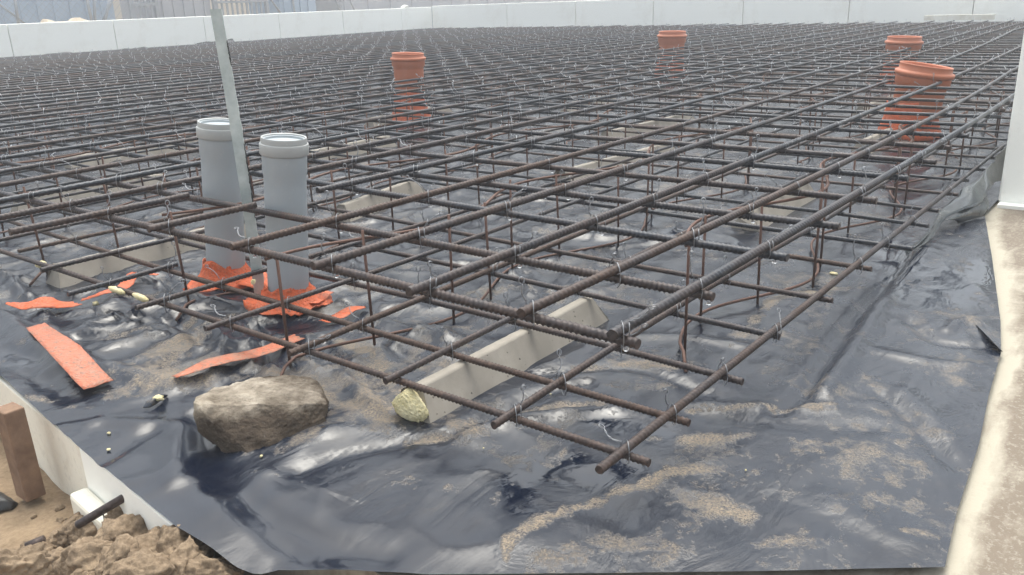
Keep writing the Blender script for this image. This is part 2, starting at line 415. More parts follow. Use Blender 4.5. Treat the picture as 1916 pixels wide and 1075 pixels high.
for line, wd, h in FOLDS:
    ln = [tuple(v.xy) for v in bend_smooth([Vector((*q, 0)) for q in wl(line)], 4)]
    D, S = seg_dist(SX, SY, ln); wz += h*1.05*np.exp(-(D/wd)**2)
near = np.exp(-np.maximum(0, np.hypot(SX, SY)-1.8)/2.5)
lw = wl([(560, 780), (560, 520)])[0]
gen = np.zeros(SX.shape)
for j in range(SX.shape[0]):
    for i in range(SX.shape[1]):
        if cnt[j, i] == 0: continue
        x, y = SX[j, i], SY[j, i]
        crump = 1/(1+math.exp(-(y-.9)/.10))            # the sheet lies more crumpled to the left of the stone
        crump *= min(1, max(.12, (x-.60)/.09))
        if x > 3: crump = 1
        wv = noise.noise(Vector((x*3.1+.8*noise.noise(Vector((x*4, y*4, 9))), y*5.2, .3)))
        r1 = (1-abs(noise.noise(Vector((x*5.5+wv, y*9.5, 1.7)))))**5
        r2 = (1-abs(noise.noise(Vector((x*17, y*11+wv*2, 4.4)))))**4
        gen[j, i] = (.005*wv+(.003+.013*crump)*r1+(.001+.0035*crump)*r2)*(.35+.65*near[j, i])
wz += gen
# sand and water lying on the sheet
SAND = [([(945, 1045), (955, 1010), (1015, 975), (1100, 945), (1190, 912), (1262, 880), (1350, 875)], .0085, 1.7),
 ([(350, 640), (300, 680), (240, 720), (330, 720)], .05, .75), ([(420, 600), (330, 620), (200, 640)], .025, .6), ([(1330, 945), (1390, 960)], .018, .9), ([(1290, 825), (1400, 815)], .012, 1.0),
 ([(770, 830), (850, 820), (900, 815)], .012, .8), ([(800, 940), (860, 900), (930, 870)], .016, .6), ([(850, 800), (1000, 770), (1120, 760)], .012, .8),
 ([(640, 640), (700, 660), (760, 760)], .016, .8), ([(660, 700), (730, 780)], .016, .7), ([(1370, 650), (1450, 560), (1560, 540)], .016, .7), ([(1080, 690), (1180, 680), (1260, 690)], .012, .7),
 ([(1290, 770), (1400, 762), (1560, 765)], .008, .9), ([(500, 700), (600, 735), (720, 790)], .018, .5), ([(660, 880), (760, 900), (700, 980)], .03, .35), ([(1000, 1040), (1120, 1030), (1240, 1050)], .03, .5),
 ([(1500, 830), (1620, 850)], .03, .45), ([(1420, 1015), (1480, 1015)], .012, .8), ([(1690, 990), (1740, 1000)], .008, 1.0), ([(60, 745), (90, 750)], .012, .8), ([(130, 760), (180, 765)], .012, .7),
 ([(860, 560), (960, 540), (1050, 560)], .02, .5), ([(940, 430), (1060, 440)], .03, .5), ([(1180, 450), (1330, 480)], .02, .4), ([(480, 880), (560, 900), (680, 930)], .008, .8), ([(440, 850), (520, 850), (600, 820)], .012, .7),
 ([(0, 560), (150, 555)], .02, .3), ([(170, 590), (230, 560), (290, 560)], .03, .5), ([(1520, 1000), (1620, 930), (1740, 960)], .06, .18), ([(1440, 900), (1700, 860)], .08, .2)]
WET = [([(1000, 870), (1100, 900), (1180, 870)], .03, 1), ([(1130, 790), (1230, 810)], .03, .8), ([(60, 590), (110, 575)], .02, 1), ([(150, 640), (230, 640)], .016, 1), ([(320, 690), (340, 670)], .016, 1), ([(0, 660), (60, 680)], .02, 1),
 ([(1660, 460), (1740, 560), (1820, 500)], .07, .9), ([(1200, 420), (1420, 480)], .05, .8), ([(1480, 540), (1560, 530)], .02, 1), ([(980, 440), (1100, 430)], .04, .7), ([(1230, 330), (1300, 325)], .05, 1),
 ([(600, 350), (700, 400)], .04, .6), ([(980, 950), (960, 900), (1080, 860)], .02, .9), ([(300, 920), (600, 1040)], .07, .35), ([(150, 830), (330, 880)], .06, .35)]
wet0 = np.zeros(SX.shape)
for line, wd, h in WET: D, _ = seg_dist(SX, SY, wl(line)); wet0 = np.maximum(wet0, h*np.exp(-(D/(wd*1.2))**4))
wz *= 1-.75*wet0
D, _ = seg_dist(SX, SY, [tuple(q) for q in outline[8:29]]); wz *= .15+.85*np.clip((D-.004)/.035, 0, 1)
SZ = ZM+wz
# drape over the left and front edge
ex_ = .436+(SY-.90)*.1015; SZ -= np.clip(ex_-.001-SX, 0, 1)*1.4*(SY > .86); SZ -= np.clip(.435-SX, 0, 1)*.5
tipd = np.hypot(SX-.443, SY-.735); SZ = np.where((SX < .53) & (SY > .92), np.maximum(SZ, -.5955), SZ); SZ -= .012*np.exp(-(tipd/.07)**2)
floor_ = np.where(SX > .498, ZLEDGE+.003, -9); SZ = np.maximum(SZ, floor_)
# stays below the bars of the lower mat and the concrete runners
SZ = np.where((SX > .72) & (SY > .43), np.minimum(SZ, -.556), SZ)
for (p_, q_) in [((775, 722), (1110, 548)), ((90, 497), (440, 412)), ((20, 370), (312, 322)), ((632, 384), (780, 332)), ((1395, 395), (1510, 336))]:
    D, S = seg_dist(SX, SY, [tuple(at(*p_, ZM+.045).xy), tuple(at(*q_, ZM+.045).xy)])
    k_ = np.clip((.075-D)/.035, 0, 1); SZ = SZ*(1-k_)+np.minimum(SZ, ZM+.0015)*k_
vid = -np.ones(SX.shape, int); vid[cnt > 0] = np.arange((cnt > 0).sum())
V = np.stack([SX[cnt > 0], SY[cnt > 0], SZ[cnt > 0]], 1)
F = [(vid[j, i], vid[j, i+1], vid[j+1, i+1], vid[j+1, i]) for j, i in zip(*np.where(keep))]
mb = MB(); mb.add(V, [tuple(int(k) for k in f) for f in F])
sheet = mb.build('plastic_sheet', m_sheet)
tag(sheet, 'black plastic sheet, wet, creased and dusted with sand, spread under all the steel bars', 'plastic sheet')
dv = np.zeros(SX.shape); wv_ = np.zeros(SX.shape)
for line, wd, h in SAND: D, _ = seg_dist(SX, SY, wl(line)); dv = np.maximum(dv, h*np.exp(-(D/wd)**2))
for line, wd in (([(300, 780), (420, 900), (560, 1000), (800, 1060)], .10), ([(620, 830), (760, 860), (900, 880)], .035), ([(120, 790), (300, 780)], .05)):
    D, _ = seg_dist(SX, SY, wl(line)); dv -= .75*np.exp(-(D/wd)**4)
dv += .16*np.exp(-((SX-.9)/.5)**2-((SY-1.0)/.5)**2)
dv += np.where(np.hypot(SX, SY) > 2.2, .10, 0)
for line, wd, h in WET: D, _ = seg_dist(SX, SY, wl(line)); wv_ = np.maximum(wv_, h*np.exp(-(D/wd)**4))
for nm, arr in (('dirt', dv), ('wet', wv_)):
    a = sheet.data.attributes.new(nm, 'FLOAT', 'POINT'); a.data.foreach_set('value', arr[cnt > 0].astype(np.float32))
def sheet_z(x, y):
    j = min(len(GY)-1, int(np.searchsorted(GY, y))); i = min(len(GX)-1, int(np.searchsorted(GX, x)))
    return float(SZ[j, i]) if cnt[j, i] else ZM
# loose flap of the sheet rising against the near end of the side wall
def strip(lo, hi, nu, nv, amp=0.0, seed=0, curl=0.0):
    L = bend_smooth(lo, nu); H = bend_smooth(hi, nu); n = min(len(L), len(H)); V = []; F = []
    for i in range(n):
        for j in range(nv+1):
            t = j/nv; p = L[i].lerp(H[i], t); d = (H[i]-L[i])
            nrm = d.cross(Vector((1, .2, 0))).normalized() if d.length > 1e-6 else Vector((0, 1, 0))
            k = amp*fbm((p.x*9+seed, p.y*9, p.z*14), 3)+curl*math.sin(math.pi*t)
            V.append(tuple(p+nrm*k))
    for i in range(n-1):
        for j in range(nv): a = i*(nv+1)+j; F.append((a, a+1, a+nv+2, a+nv+1))
    return V, F
V, F = strip([at(1700, 478, -.588), at(1742, 448, -.588), at(1766, 412, -.565), at(1812, 388, -.548), at(1845, 368, -.545), at(1858, 345, -.54), (3.3, .399, -.59), (5, .399, -.59), (10.9, .399, -.59)],
             [at(1703, 474, -.585), at(1745, 425, -.570), at(1790, 372, -.545), at(1838, 330, -.520), at(1853, 312, -.505), at(1876, 280, -.48), (3.3, .403, -.46), (5, .403, -.45), (10.9, .403, -.44)], 8, 12, .010, 2, .012)
mb = MB(); mb.add(V, F); fl = mb.build('raised_flap', m_flap, sheet); fl.modifiers.new('t', 'SOLIDIFY').thickness = .0012
V, F = strip([at(1790, 418, -.586), at(1815, 410, -.586), at(1842, 404, -.588)], [at(1770, 412, -.56), at(1808, 388, -.553), at(1843, 368, -.55)], 8, 8, .006, 5, -.01)
mb = MB(); mb.add(V, F); fl = mb.build('folded_corner', m_flap, sheet); fl.modifiers.new('t', 'SOLIDIFY').thickness = .0012
# turned up edge against the far left wall
prof = [(0, 108), (30, 107), (70, 104), (95, 99), (140, 98), (190, 96), (240, 90), (275, 87), (310, 88), (350, 85), (385, 78), (420, 75), (435, 71), (446, 79), (520, 77)]
hi = [Vector((-1, 10.17, -.40)), Vector((2, 10.17, -.395))]+[at_y(px, py, 10.17) for px, py in prof]+[Vector((10.8, 10.17, -.42))]
lo = [Vector((p.x, 10.02, -.59)) for p in hi]
V, F = strip(lo, hi, 6, 8, .03, 9); mb = MB(); mb.add(V, F); fl = mb.build('turned_up_edge', m_sheet, sheet); fl.modifiers.new('t', 'SOLIDIFY').thickness = .0015

# ================================================================= FAR WALL OF WHITE BOARDS
YW, XW, WT, TOP = 10.2, 10.9, .10, -.048
LJ = [-8, 12, 211, 381, 522, 642, 752, 835]
ORD = ['first', 'second', 'third', 'fourth', 'fifth', 'sixth', 'seventh', 'eighth', 'ninth', 'tenth', 'eleventh', 'twelfth']
lx = [0.6, 1.8, 3.0]+[YW*(ray(p, 40).x/ray(p, 40).y) for p in LJ[1:]]
lx[-1] = XW
seen = 0
for i in range(len(lx)-1):
    a, b = lx[i], lx[i+1]; mb = MB(); j = random.uniform(-.004, .004)
    mb.box(((a+b)/2, YW+WT/2+j, (TOP-.80)/2), (b-a-.007, WT, TOP+.80+random.uniform(-.003, .003)))
    o = mb.build('wall_panel', m_panel, smooth=False, loc=((a+b)/2, YW, -.7)); bv = o.modifiers.new('b', 'BEVEL'); bv.width = .006; bv.segments = 2
    lab = 'white foam board outside the left of the picture in the far wall' if b < 4.0 else 'white foam board standing in the far left wall, %s visible one counted from the left edge' % ORD[seen]
    if b >= 4.0: seen += 1
    if i == 2: lab = 'narrow sliver of white foam board at the left end of the far wall'; seen = 0
    tag(o, lab, 'wall panel', 'white boards of the far left wall')
RJ = [948, 1077, 1222, 1390, 1588, 1820]
ry = [YW-.003]+[XW*(ray(p, 20).y/ray(p, 20).x) for p in RJ]+[.75, .30]
for i in range(len(ry)-1):
    a, b = ry[i], ry[i+1]; mb = MB()
    mb.box((XW+WT/2, (a+b)/2, (TOP+.016-.80)/2), (WT, a-b-.008, TOP+.016+.80))
    o = mb.build('wall_panel', m_panel, smooth=False, loc=(XW, (a+b)/2, -.7)); bv = o.modifiers.new('b', 'BEVEL'); bv.width = .006; bv.segments = 2
    tag(o, 'white foam board standing in the far right wall, %s one right of the far corner' % ORD[i], 'wall panel', 'white boards of the far right wall')
# thin dark brown joints read as gaps; a backing strip of timber stands behind the boards
mb = MB(); mb.box((5.7, YW+WT+.03, -.42), (10.6, .04, .66)); o = mb.build('backing_board', m_wood, smooth=False)
tag(o, 'long brown timber board hidden behind the far left wall, seen only in its joints', 'timber board')
mb = MB(); mb.box((XW+WT+.03, 5.2, -.42), (.04, 9.9, .66)); o = mb.build('backing_board', m_wood, smooth=False)
tag(o, 'long brown timber board hidden behind the far right wall, seen only in its joints', 'timber board')
# side wall at the right edge, seen nearly end on
for k, (a, b) in enumerate([(2.73, 5.1), (5.108, 7.5), (7.508, 10.86)]):
    mb = MB(); mb.box(((a+b)/2, .385-.06, (-.59-.02)/2-.0), (b-a, .12, .58)); o = mb.build('side_panel', m_panel, smooth=False, loc=(a, .32, -.59))
    bv = o.modifiers.new('b', 'BEVEL'); bv.width = .005; bv.segments = 2
    tag(o, ['white foam board standing on edge at the right side, nearest to the camera', 'white foam board of the right side wall, middle one', 'white foam board of the right side wall, farthest one'][k], 'wall panel', 'white boards of the right side wall')
mb = MB(); mb.box((2.735, .18, -.5995), (.09, .40, .012)); o = mb.build('base_strip', m_panel, smooth=False)
tag(o, 'pale flat strip lying at the foot of the near right wall board', 'base strip')

# ---- left edge boards: they follow the edge of the sheet
E0, E1 = Vector((.436, .90, 0)), Vector((.5075, 1.60, 0)); ED = (E1-E0).normalized(); EN = Vector((ED.y, -ED.x, 0))
def edge_box(ya, yb, x0, x1, z0, z1, name, mat, lab, cat, bev=.003):
    a = E0+ED*(ya-E0.y); b_ = E0+ED*(yb-E0.y); c = (a+b_)/2+EN*((x0+x1)/2)
    mbb = MB(); mbb.box((c.x, c.y, (z0+z1)/2), (x1-x0, (b_-a).length, z1-z0), Matrix((EN, ED, Vector((0, 0, 1)))).transposed())
    o_ = mbb.build(name, mat, smooth=False, loc=(c.x, c.y, z0)); bv_ = o_.modifiers.new('b', 'BEVEL'); bv_.width = bev; bv_.segments = 2; tag(o_, lab, cat); return o_
edge_box(1.205, 2.9, .003, .030, -.79, -.5985, 'edge_board', m_edge, 'white edge board stained with brown mud, standing in the soil at the lower left', 'edge board')
edge_box(.90, 1.2025, .002, .032, -.79, -.5975, 'edge_board', m_panel, 'clean white edge board behind the soil heap, partly under the black sheet', 'edge board')
edge_box(.93, 1.20, -.026, .0015, -.80, -.662, 'foam_block', m_edge, 'white foam block leaning low against the edge board beside the soil heap', 'foam block', .006)
# stake
b0 = at_x(48, 884, .438); t0 = at_x(16, 762, .438)
ax = (t0-b0).normalized(); side = Vector((0, 1, 0)); side = (side-ax*side.dot(ax)).normalized(); dep = ax.cross(side)
rot = Matrix((dep, side, ax)).transposed(); L = (t0-b0).length
mb = MB(); mb.box((t0+b0)/2-ax*.02, (.030, .040, L+.04), rot); o = mb.build('timber_stake', m_wood, smooth=False, loc=b0)
bv = o.modifiers.new('b', 'BEVEL'); bv.width = .0025; bv.segments = 2
tag(o, 'short brown timber stake driven into the soil against the white edge board', 'stake')

# ================================================================= REINFORCING BARS
TAf = [([.0085, -.0333, .4904], .853, 3.326), ([.0127, -.0548, .6335], .768, 4.266), ([.0045, -.0166, .7835], .749, 5.83), ([.0074, -.0329, .9989], .752, 8.0), ([.0103, -.0456, 1.2101], .758, 5.05), ([.0158, -.0707, 1.4617], .749, 3.04),
       ([.0198, -.0623, 1.6566], .605, 2.15), ([0, -.0108, 1.7751], .64, 1.09), ([0, .0242, 1.9187], .71, 1.2), ([0, .0421, 2.0927], .79, 1.33), ([0, .0601, 2.266], .86, 1.45)]
BAf = [([.0011, -.0038, .4739], .742, 3.345), ([-.0335, .088, .5967], .759, 1.917), ([-.0136, .0419, .84], .777, 2.279), ([-.0126, .0394, 1.0481], .761, 1.898), ([.0174, -.0597, 1.3227], .749, 1.818), ([-.0191, -.0002, 1.5111], .741, 1.507),
       ([0, -.0074, 1.7057], .706, 1.038), ([0, -.0479, 1.962], .755, 1.172), ([0, -.0637, 2.1894], .797, 1.298)]
TBf = [([-.0205, .0409, .7718], .447, 1.955), ([-.0001, -.0043, .9799], .446, 2.141), ([.0085, .0022, 1.1925], .431, 1.549), ([.0304, -.0697, 1.4339], .426, 1.626), ([-.0258, .0232, 1.6196], .429, 1.358), ([-.028, .0297, 1.8484], .439, 1.341),
       ([-.0233, .0076, 2.0656], .426, 1.362), ([0, .0144, 2.2648], .44, .774), ([0, -.0673, 2.5032], .436, .835), ([0, -.0782, 2.7191], .433, .94), ([0, -.0864, 2.9178], .431, 1.007)]
BBf = [([-.0016, -.003, .8075], .46, 2.238), ([.0075, -.0128, .9293], .449, 2.546), ([-.0505, .0943, 1.0495], .443, 1.403), ([-.014, .0442, 1.2577], .464, 1.658), ([.0261, -.0375, 1.504], .452, 1.597), ([0, .0255, 1.7051], .446, .609),
       ([.031, -.0196, 1.909], .415, 1.058), ([0, .0759, 2.0887], .434, .641), ([0, .1149, 2.2324], .448, .597)]
TAs = [.765, .765, .749, .756, .755, .747]; BAs = [.741, .757, .774, .761, .749, .74, .707, .755, .798]
TBs = [.447, .446, .43, .424, .426, .429, .423, .436, .437, .434, .43]; BBs = [.441, .448, .442, .463, .449, .446, .415, .434, .449]
PIPES = []   # (x, y, radius) filled below, bars are cut round them
def pipe_spot(px, py, z): p = at(px, py, z); return p.x, p.y
GP1 = pipe_spot(425, 534, -.59); GP2 = pipe_spot(541, 573, -.59); print('GP', GP1, GP2)

PIPES += [(*GP1, .045), (*GP2, .045)]; CUTX = {GP1: (.040, .07), GP2: (.012, .05)}
OP = [(*pipe_spot(1716, 262, -.59), .10), (*pipe_spot(1690, 160, -.59), .10), (*pipe_spot(1257, 148, -.59), .098), (*pipe_spot(765, 232, -.59), .082)]
OP = [(x+.07, y+.05, r) for x, y, r in OP]
PIPES += OP
random.seed(11)
def family(fits, starts, n, step, far, jit):
    out = []
    last = np.polyval(fits[-1][0], fits[-1][2])
    for i in range(n):
        if i < len(fits): c, a, b = fits[i]; f = (lambda s, c=c, a=a, b=b: float(np.polyval(c, min(max(s, a-.05), b))))
        else:
            y0 = last+step*(i-len(fits)+1)+random.uniform(-jit, jit); k = random.uniform(-.004, .004)
            f = (lambda s, y0=y0, k=k: y0+k*(s-3))
        st = starts[i] if i < len(starts) else (sum(starts)/len(starts)+random.uniform(-.02, .02))
        out.append((f, st, far+random.uniform(-.12, .12)))
    return out
TA = family(TAf, TAs+[.60, .57, .6, .58, .6], 47, .1955, 10.25, .012)
BA = family(BAf, BAs, 45, .2000, 10.2, .012)
TB = family(TBf, TBs, 47, .2040, 9.55, .010)
BB = family(BBf, BBs, 49, .1990, 9.6, .010)
def drift(x, i): return .03*max(0, x-5) if i > 3 else 0.0
RT, RB = .0066, .0054
def fine_path(p0, p1):
    return None
def bar_mesh(name, pfun, s0, s1, axis, rad, rib_p, phase):
    """one bar with helical ribs wherever it is close enough to show them"""
    ss = [s0]; 
    while ss[-1] < s1:
        x, y = pfun(ss[-1])[:2]; d = math.sqrt(x*x+y*y+.2)
        st = rib_p/4 if d < 2.0 else (rib_p/2.5 if d < 2.6 else .08)
        ss.append(min(s1, ss[-1]+st))
    n = len(ss); P = np.array([pfun(s) for s in ss]); S = np.array(ss)
    dist = np.linalg.norm(P, axis=1)
    seg = 12 if dist.min() < 2.2 else 6
    T = np.gradient(P, axis=0); T /= np.linalg.norm(T, axis=1)[:, None]
    Z = np.tile([0, 0, 1.], (n, 1)); N = np.cross(T, Z); N /= np.linalg.norm(N, axis=1)[:, None]; B = np.cross(N, T)
    th = np.arange(seg)*2*math.pi/seg
    ribs = np.maximum(0, np.cos(2*math.pi*S[:, None]/rib_p+np.where(th < math.pi, 1, -1)[None, :]*(th % math.pi)[None, :]*1.25+phase))**1.5
    crescent = .35+.65*np.abs(np.sin(th+phase))**.6
    h = np.where(dist < 2.6, rad*.28, 0)[:, None]
    r = rad*.90+h*ribs*crescent[None, :]
    # long seam
    V = (P[:, None, :]+r[:, :, None]*(np.cos(th)[None, :, None]*N[:, None, :]+np.sin(th)[None, :, None]*B[:, None, :])).reshape(-1, 3)
    I = np.arange(n-1)[:, None]*seg; J = np.arange(seg)[None, :]; K = (J+1) % seg
    Fq = np.stack([I+J, I+K, I+seg+K, I+seg+J], 2).reshape(-1, 4)
    org = V[:seg].mean(0); V = V-org
    me = bpy.data.meshes.new(name)
    nf = len(Fq)
    me.vertices.add(len(V)); me.vertices.foreach_set('co', V.ravel())
    loops = np.concatenate([Fq.ravel(), np.arange(seg)[::-1], (n-1)*seg+np.arange(seg)])
    me.loops.add(len(loops)); me.loops.foreach_set('vertex_index', loops)
    me.polygons.add(nf+2); starts = np.concatenate([np.arange(nf)*4, [nf*4, nf*4+seg]]); me.polygons.foreach_set('loop_start', starts)
    me.polygons.foreach_set('loop_total', np.concatenate([np.full(nf, 4), [seg, seg]]))
    me.polygons.foreach_set('use_smooth', np.concatenate([np.ones(nf, bool), [False, False]]))
    me.update(calc_edges=True); me.validate(); me.materials.append(m_bar)
    o = bpy.data.objects.new(name, me); COL.objects.link(o); o.location = org
    return o
def build_family(fam, kind):
    for i, (f, s0, s1) in enumerate(fam):
        top = kind[0] == 'T'; alongx = kind[1] == 'A'
        z = {'TA': ZT, 'TB': ZT2, 'BA': ZB, 'BB': ZB2}[kind]; rad = RT if top else RB
        if alongx: pf = lambda s: (s, f(s)+(drift(s, i) if top else 0), z)
        else: pf = lambda s: (f(s), s, z)
        # split round the pipes
        ss = np.arange(s0, s1, .01); blocked = np.zeros(len(ss), bool)
        for (a, b, r) in PIPES:
            P = np.array([pf(s)[:2] for s in ss]); blocked |= np.hypot(P[:, 0]-a, P[:, 1]-b) < (r+.009 if alongx or r > .06 else r-.002)
            if alongx and (a, b) in CUTX and (np.abs(P[:, 1]-b) < r+.009).any() and (np.hypot(P[:, 0]-a, P[:, 1]-b) < r+.009).any(): blocked |= (P[:, 0] > a-r-CUTX[(a, b)][0]) & (P[:, 0] < a+r+CUTX[(a, b)][1])
        pieces = []; cur = None
        for s, bl in zip(ss, blocked):
            if not bl and cur is None: cur = s
            if bl and cur is not None: pieces.append((cur, s)); cur = None
        if cur is not None: pieces.append((cur, s1))
        pieces = [p for p in pieces if p[1]-p[0] > .06]
        for k, (a, b) in enumerate(pieces):
            o = bar_mesh('reinforcing_bar', pf, a, b, 0, rad*random.uniform(.96, 1.04), (1.15 if alongx else .95)*(random.uniform(.0080, .0088) if top else random.uniform(.0068, .0076)), random.uniform(0, 6))
            layer = {'TA': 'topmost', 'TB': 'second', 'BA': 'third', 'BB': 'lowest'}[kind]
            if alongx: look = 'ribbed bar of the %s layer' % layer; cnt_ = 'from the right'
            else: look = 'ribbed bar of the %s layer' % layer; cnt_ = 'from the front'
            grp = '%s layer bars %s' % (layer, 'running up to the right' if alongx else 'running across')
            if i < 12:
                lab = '%s, %s %s' % (look, ORD[i], cnt_)
                if len(pieces) > 1: lab += ', %s the pipe' % ('before' if k == 0 else 'beyond')
            else: lab = 'distant thin bar of the %s layer, beyond the twelfth' % layer
            tag(o, lab, 'rebar', grp)
build_family(TA, 'TA'); build_family(TB, 'TB'); build_family(BA, 'BA'); build_family(BB, 'BB')

# ================================================================= TIE WIRES
random.seed(5)
def tie_mesh(k, hi=True):
    """wire loop wrapped round a crossing (bars along x on top, along y below), twisted stem, open eye"""
    rnd = random.Random(k); mb = MB(); sg = 5 if hi else 3; rw = .00062 if hi else .0009
    r = .0095
    # diagonal loop round both bars
    pts = []
    for a in range(0, 361, 40 if hi else 90):
        t = R(a); u = math.cos(t)*.0135; zz = math.sin(t)*.0165-.007
        pts.append((u*.75, u*.72, zz))
    mb.tube(pts, rw, sg)
    # stem
    ln = rnd.uniform(.020, .036) if hi else rnd.uniform(.006, .016); az = rnd.uniform(0, 6.28); tilt = rnd.choice([.15, .25, .5, .9, 1.2])
    d = Vector((math.cos(az)*math.sin(tilt), math.sin(az)*math.sin(tilt), math.cos(tilt)))
    b = Vector((.006, -.006, .009)); side = d.cross(Vector((.3, .5, .2))).normalized(); bend = rnd.uniform(-.006, .006)
    st = [b+d*(ln*t)+side*bend*math.sin(t*3) for t in np.linspace(0, 1, 7 if hi else 3)]
    if hi:
        up = d.cross(side)
        for ph in (0, math.pi):
            mb.tube([p+(side*math.cos(ph+i*1.9)+up*math.sin(ph+i*1.9))*.0009 for i, p in enumerate(st)], rw*.9, 4)
    else: mb.tube(st, rw*1.3, sg)
    er = rnd.uniform(.0035, .0055) if hi else rnd.uniform(.0025, .004); c = st[-1]+d*er; sd_ = (side+d.cross(side)*rnd.uniform(-1, 1)).normalized()
    eye = [c-d*er*math.cos(t)+sd_*er*.8*math.sin(t) for t in np.linspace(.2, 6.1, 10 if hi else 5)]
    mb.tube(eye, rw if hi else rw*1.4, 4 if hi else 3)
    if hi:
        c2 = c+d.cross(sd_)*.0015; eye = [c2-d*er*.9*math.cos(t)+(sd_+d.cross(sd_)*.4)*er*.8*math.sin(t) for t in np.linspace(.4, 6.0, 10)]; mb.tube(eye, rw, 4)
        cam_side = Vector((-1, -.8, 0)).normalized()
        mb.tube([b, b+cam_side*.006+Vector((0, 0, -.006)), b+cam_side*.008+Vector((0, 0, -.016))], rw, 4)
    return mb
protos = []
for k in range(9):
    m = tie_mesh(k); V = np.concatenate(m.v); me = bpy.data.meshes.new('tie_wire'); me.from_pydata(V.tolist(), [], m.f); me.materials.append(m_wire)
    me.polygons.foreach_set('use_smooth', [True]*len(me.polygons)); protos.append(me)
low = [tie_mesh(k, False) for k in range(6)]; lowd = [(np.concatenate(m.v), m.f) for m in low]
cross = []
for fa, fb, z, lay, pr in ((TA, TB, ZT, 'upper', .93), (BA, BB, ZB, 'lower', .80)):
    for i, (f, a0, a1) in enumerate(fa):
        for j, (g_, b0_, b1_) in enumerate(fb):
            x = g_(f(1.5)); y = f(x)+(drift(x, i) if lay == 'upper' else 0); x = g_(y)
            if x < a0 or x > a1 or y > b1_: continue
            if any(math.hypot(x-p[0], y-p[1]) < p[2]+.02 for p in PIPES): continue
            q = Vector((x, y, z)); zc = q.dot(CF)
            if zc < .1: continue
            px = PW/2+FL*q.dot(CR)/zc
            if not -60 < px < PW+60: continue
            if random.random() > pr: continue
            if lay == 'lower' and zc > 5.5: continue
            cross.append((zc, q, lay, i, j))
cross.sort(key=lambda c: c[0]-(.15 if c[2] == 'upper' else 0))
near_t = cross[:290]; far_t = cross[290:]
for n_, (zc, q, lay, i, j) in enumerate(near_t):
    o = bpy.data.objects.new('tie_wire', protos[n_ % 9]); COL.objects.link(o); o.location = q; s = random.uniform(.85, 1.15)
    o.rotation_euler = (0, 0, random.choice([0, math.pi])+random.uniform(-.15, .15)); o.scale = (s, s, s)
    up = lay == 'upper'
    if i < 12 and j < 12:
        lab = 'tie wire on %s mat, %s bar from right, %s cross bar from front' % (lay, ORD[i], ORD[j])
    else: lab = 'looped tie wire on the %s mat, farther back than the twelfth bar' % lay
    tag(o, lab, 'tie wire', 'tie wires of the %s mat' % lay)
mb = MB()
for n_, (zc, q, lay, i, j) in enumerate(far_t):
    V, F = lowd[n_ % 6]; a = random.uniform(0, 6.28); c, s = math.cos(a), math.sin(a); k = 1.15
    W = V*k; W = np.stack([W[:, 0]*c-W[:, 1]*s, W[:, 0]*s+W[:, 1]*c, W[:, 2]], 1)+np.array(q); mb.add(W, F)
m_wire2 = M_simple('bright wire', (.45, .47, .50), .4, .5)
o = mb.build('distant_tie_wires', m_wire2); tag(o, 'hundreds of tiny bright tie wires dotted over the distant steel mats', 'tie wires', kind='stuff')

m_drop = M_simple('water', (1, 1, 1), .02, 0); m_drop.node_tree.nodes['Principled BSDF'].inputs['Transmission Weight'].default_value = 1; m_drop.node_tree.nodes['Principled BSDF'].inputs['IOR'].default_value = 1.33
random.seed(91); nd = 0
for zc, q, lay, i, j in near_t:
    if lay == 'upper' and i < 6 and j < 6 and random.random() < .55:
        c_ = q+Vector((-.004, -.006-random.random()*.01, -.0135-RT*1.35)); c_.z = ZT2-RT*1.30
        bm = bmesh.new(); bmesh.ops.create_icosphere(bm, subdivisions=2, radius=.0032, matrix=Matrix.Diagonal((1.25, 1.25, .8, 1)))
        me = bpy.data.meshes.new('water_drop'); bm.to_mesh(me); bm.free(); me.polygons.foreach_set('use_smooth', [True]*len(me.polygons)); me.materials.append(m_drop)
        o = bpy.data.objects.new('water_drop', me); COL.objects.link(o); o.location = c_
        tag(o, 'water drop under the %s cross bar, near the %s topmost bar' % (ORD[j], ORD[i]), 'water drop', 'water drops hanging from the bars'); nd += 1
# ================================================================= SUPPORT CHAIRS BETWEEN THE MATS
random.seed(3)
def snake(yc, x0, x1, parts, lab):
    st = .155; xs_ = list(np.arange(x0, x1, st)); ph = random.uniform(-.06, .06)
    yf = lambda x: yc+.052*math.cos(2*math.pi*(x-1.42-ph)/.66)
    zt, zb = ZT2-RT-.006, -.577
    root = empty('bar_support', (x0, yc, ZM)) if parts else None
    def fin(mb_, name):
        o_ = mb_.build(name, m_rod)
        if parts: o_.parent = root; o_.location = -Vector(root.location)
        return o_
    tr = MB(); P = [(x, yf(x), zt) for x in np.arange(x0-.02, x1-st+.06, .03)]; tr.tube(P, .0030, 6)
    br = MB(); P = [Vector((x, yf(x)+.006, zb)) for x in np.arange(x0+.02, x1-st+.06, .03)]; h = P[0]
    P = [h+Vector((-.085, -.055, -.010)), h+Vector((-.045, -.03, .006))]+P+[P[-1]+Vector((.04, .0, .004))]; br.tube(P, .0030, 6)
    if parts: fin(tr, 'top_runner'); fin(br, 'bottom_runner')
    else:
        allm = MB(); allm.add(np.concatenate(tr.v), tr.f); allm.add(np.concatenate(br.v), br.f)
    for x in xs_:
        l = MB(); e = random.uniform(-.012, .012)
        l.tube([(x+e, yf(x)-.005, ZT2+.004 if random.random() < .4 else zt+.006), (x, yf(x)-.004, ZM+.003)], .0027, 6)
        if parts: fin(l, 'leg')
        else: allm.add(np.concatenate(l.v), l.f)
    if not parts: root = allm.build('bar_support', m_rod, loc=(x0, yc, ZM))
    tag(root, lab, 'bar support', 'wavy steel supports between the two mats')
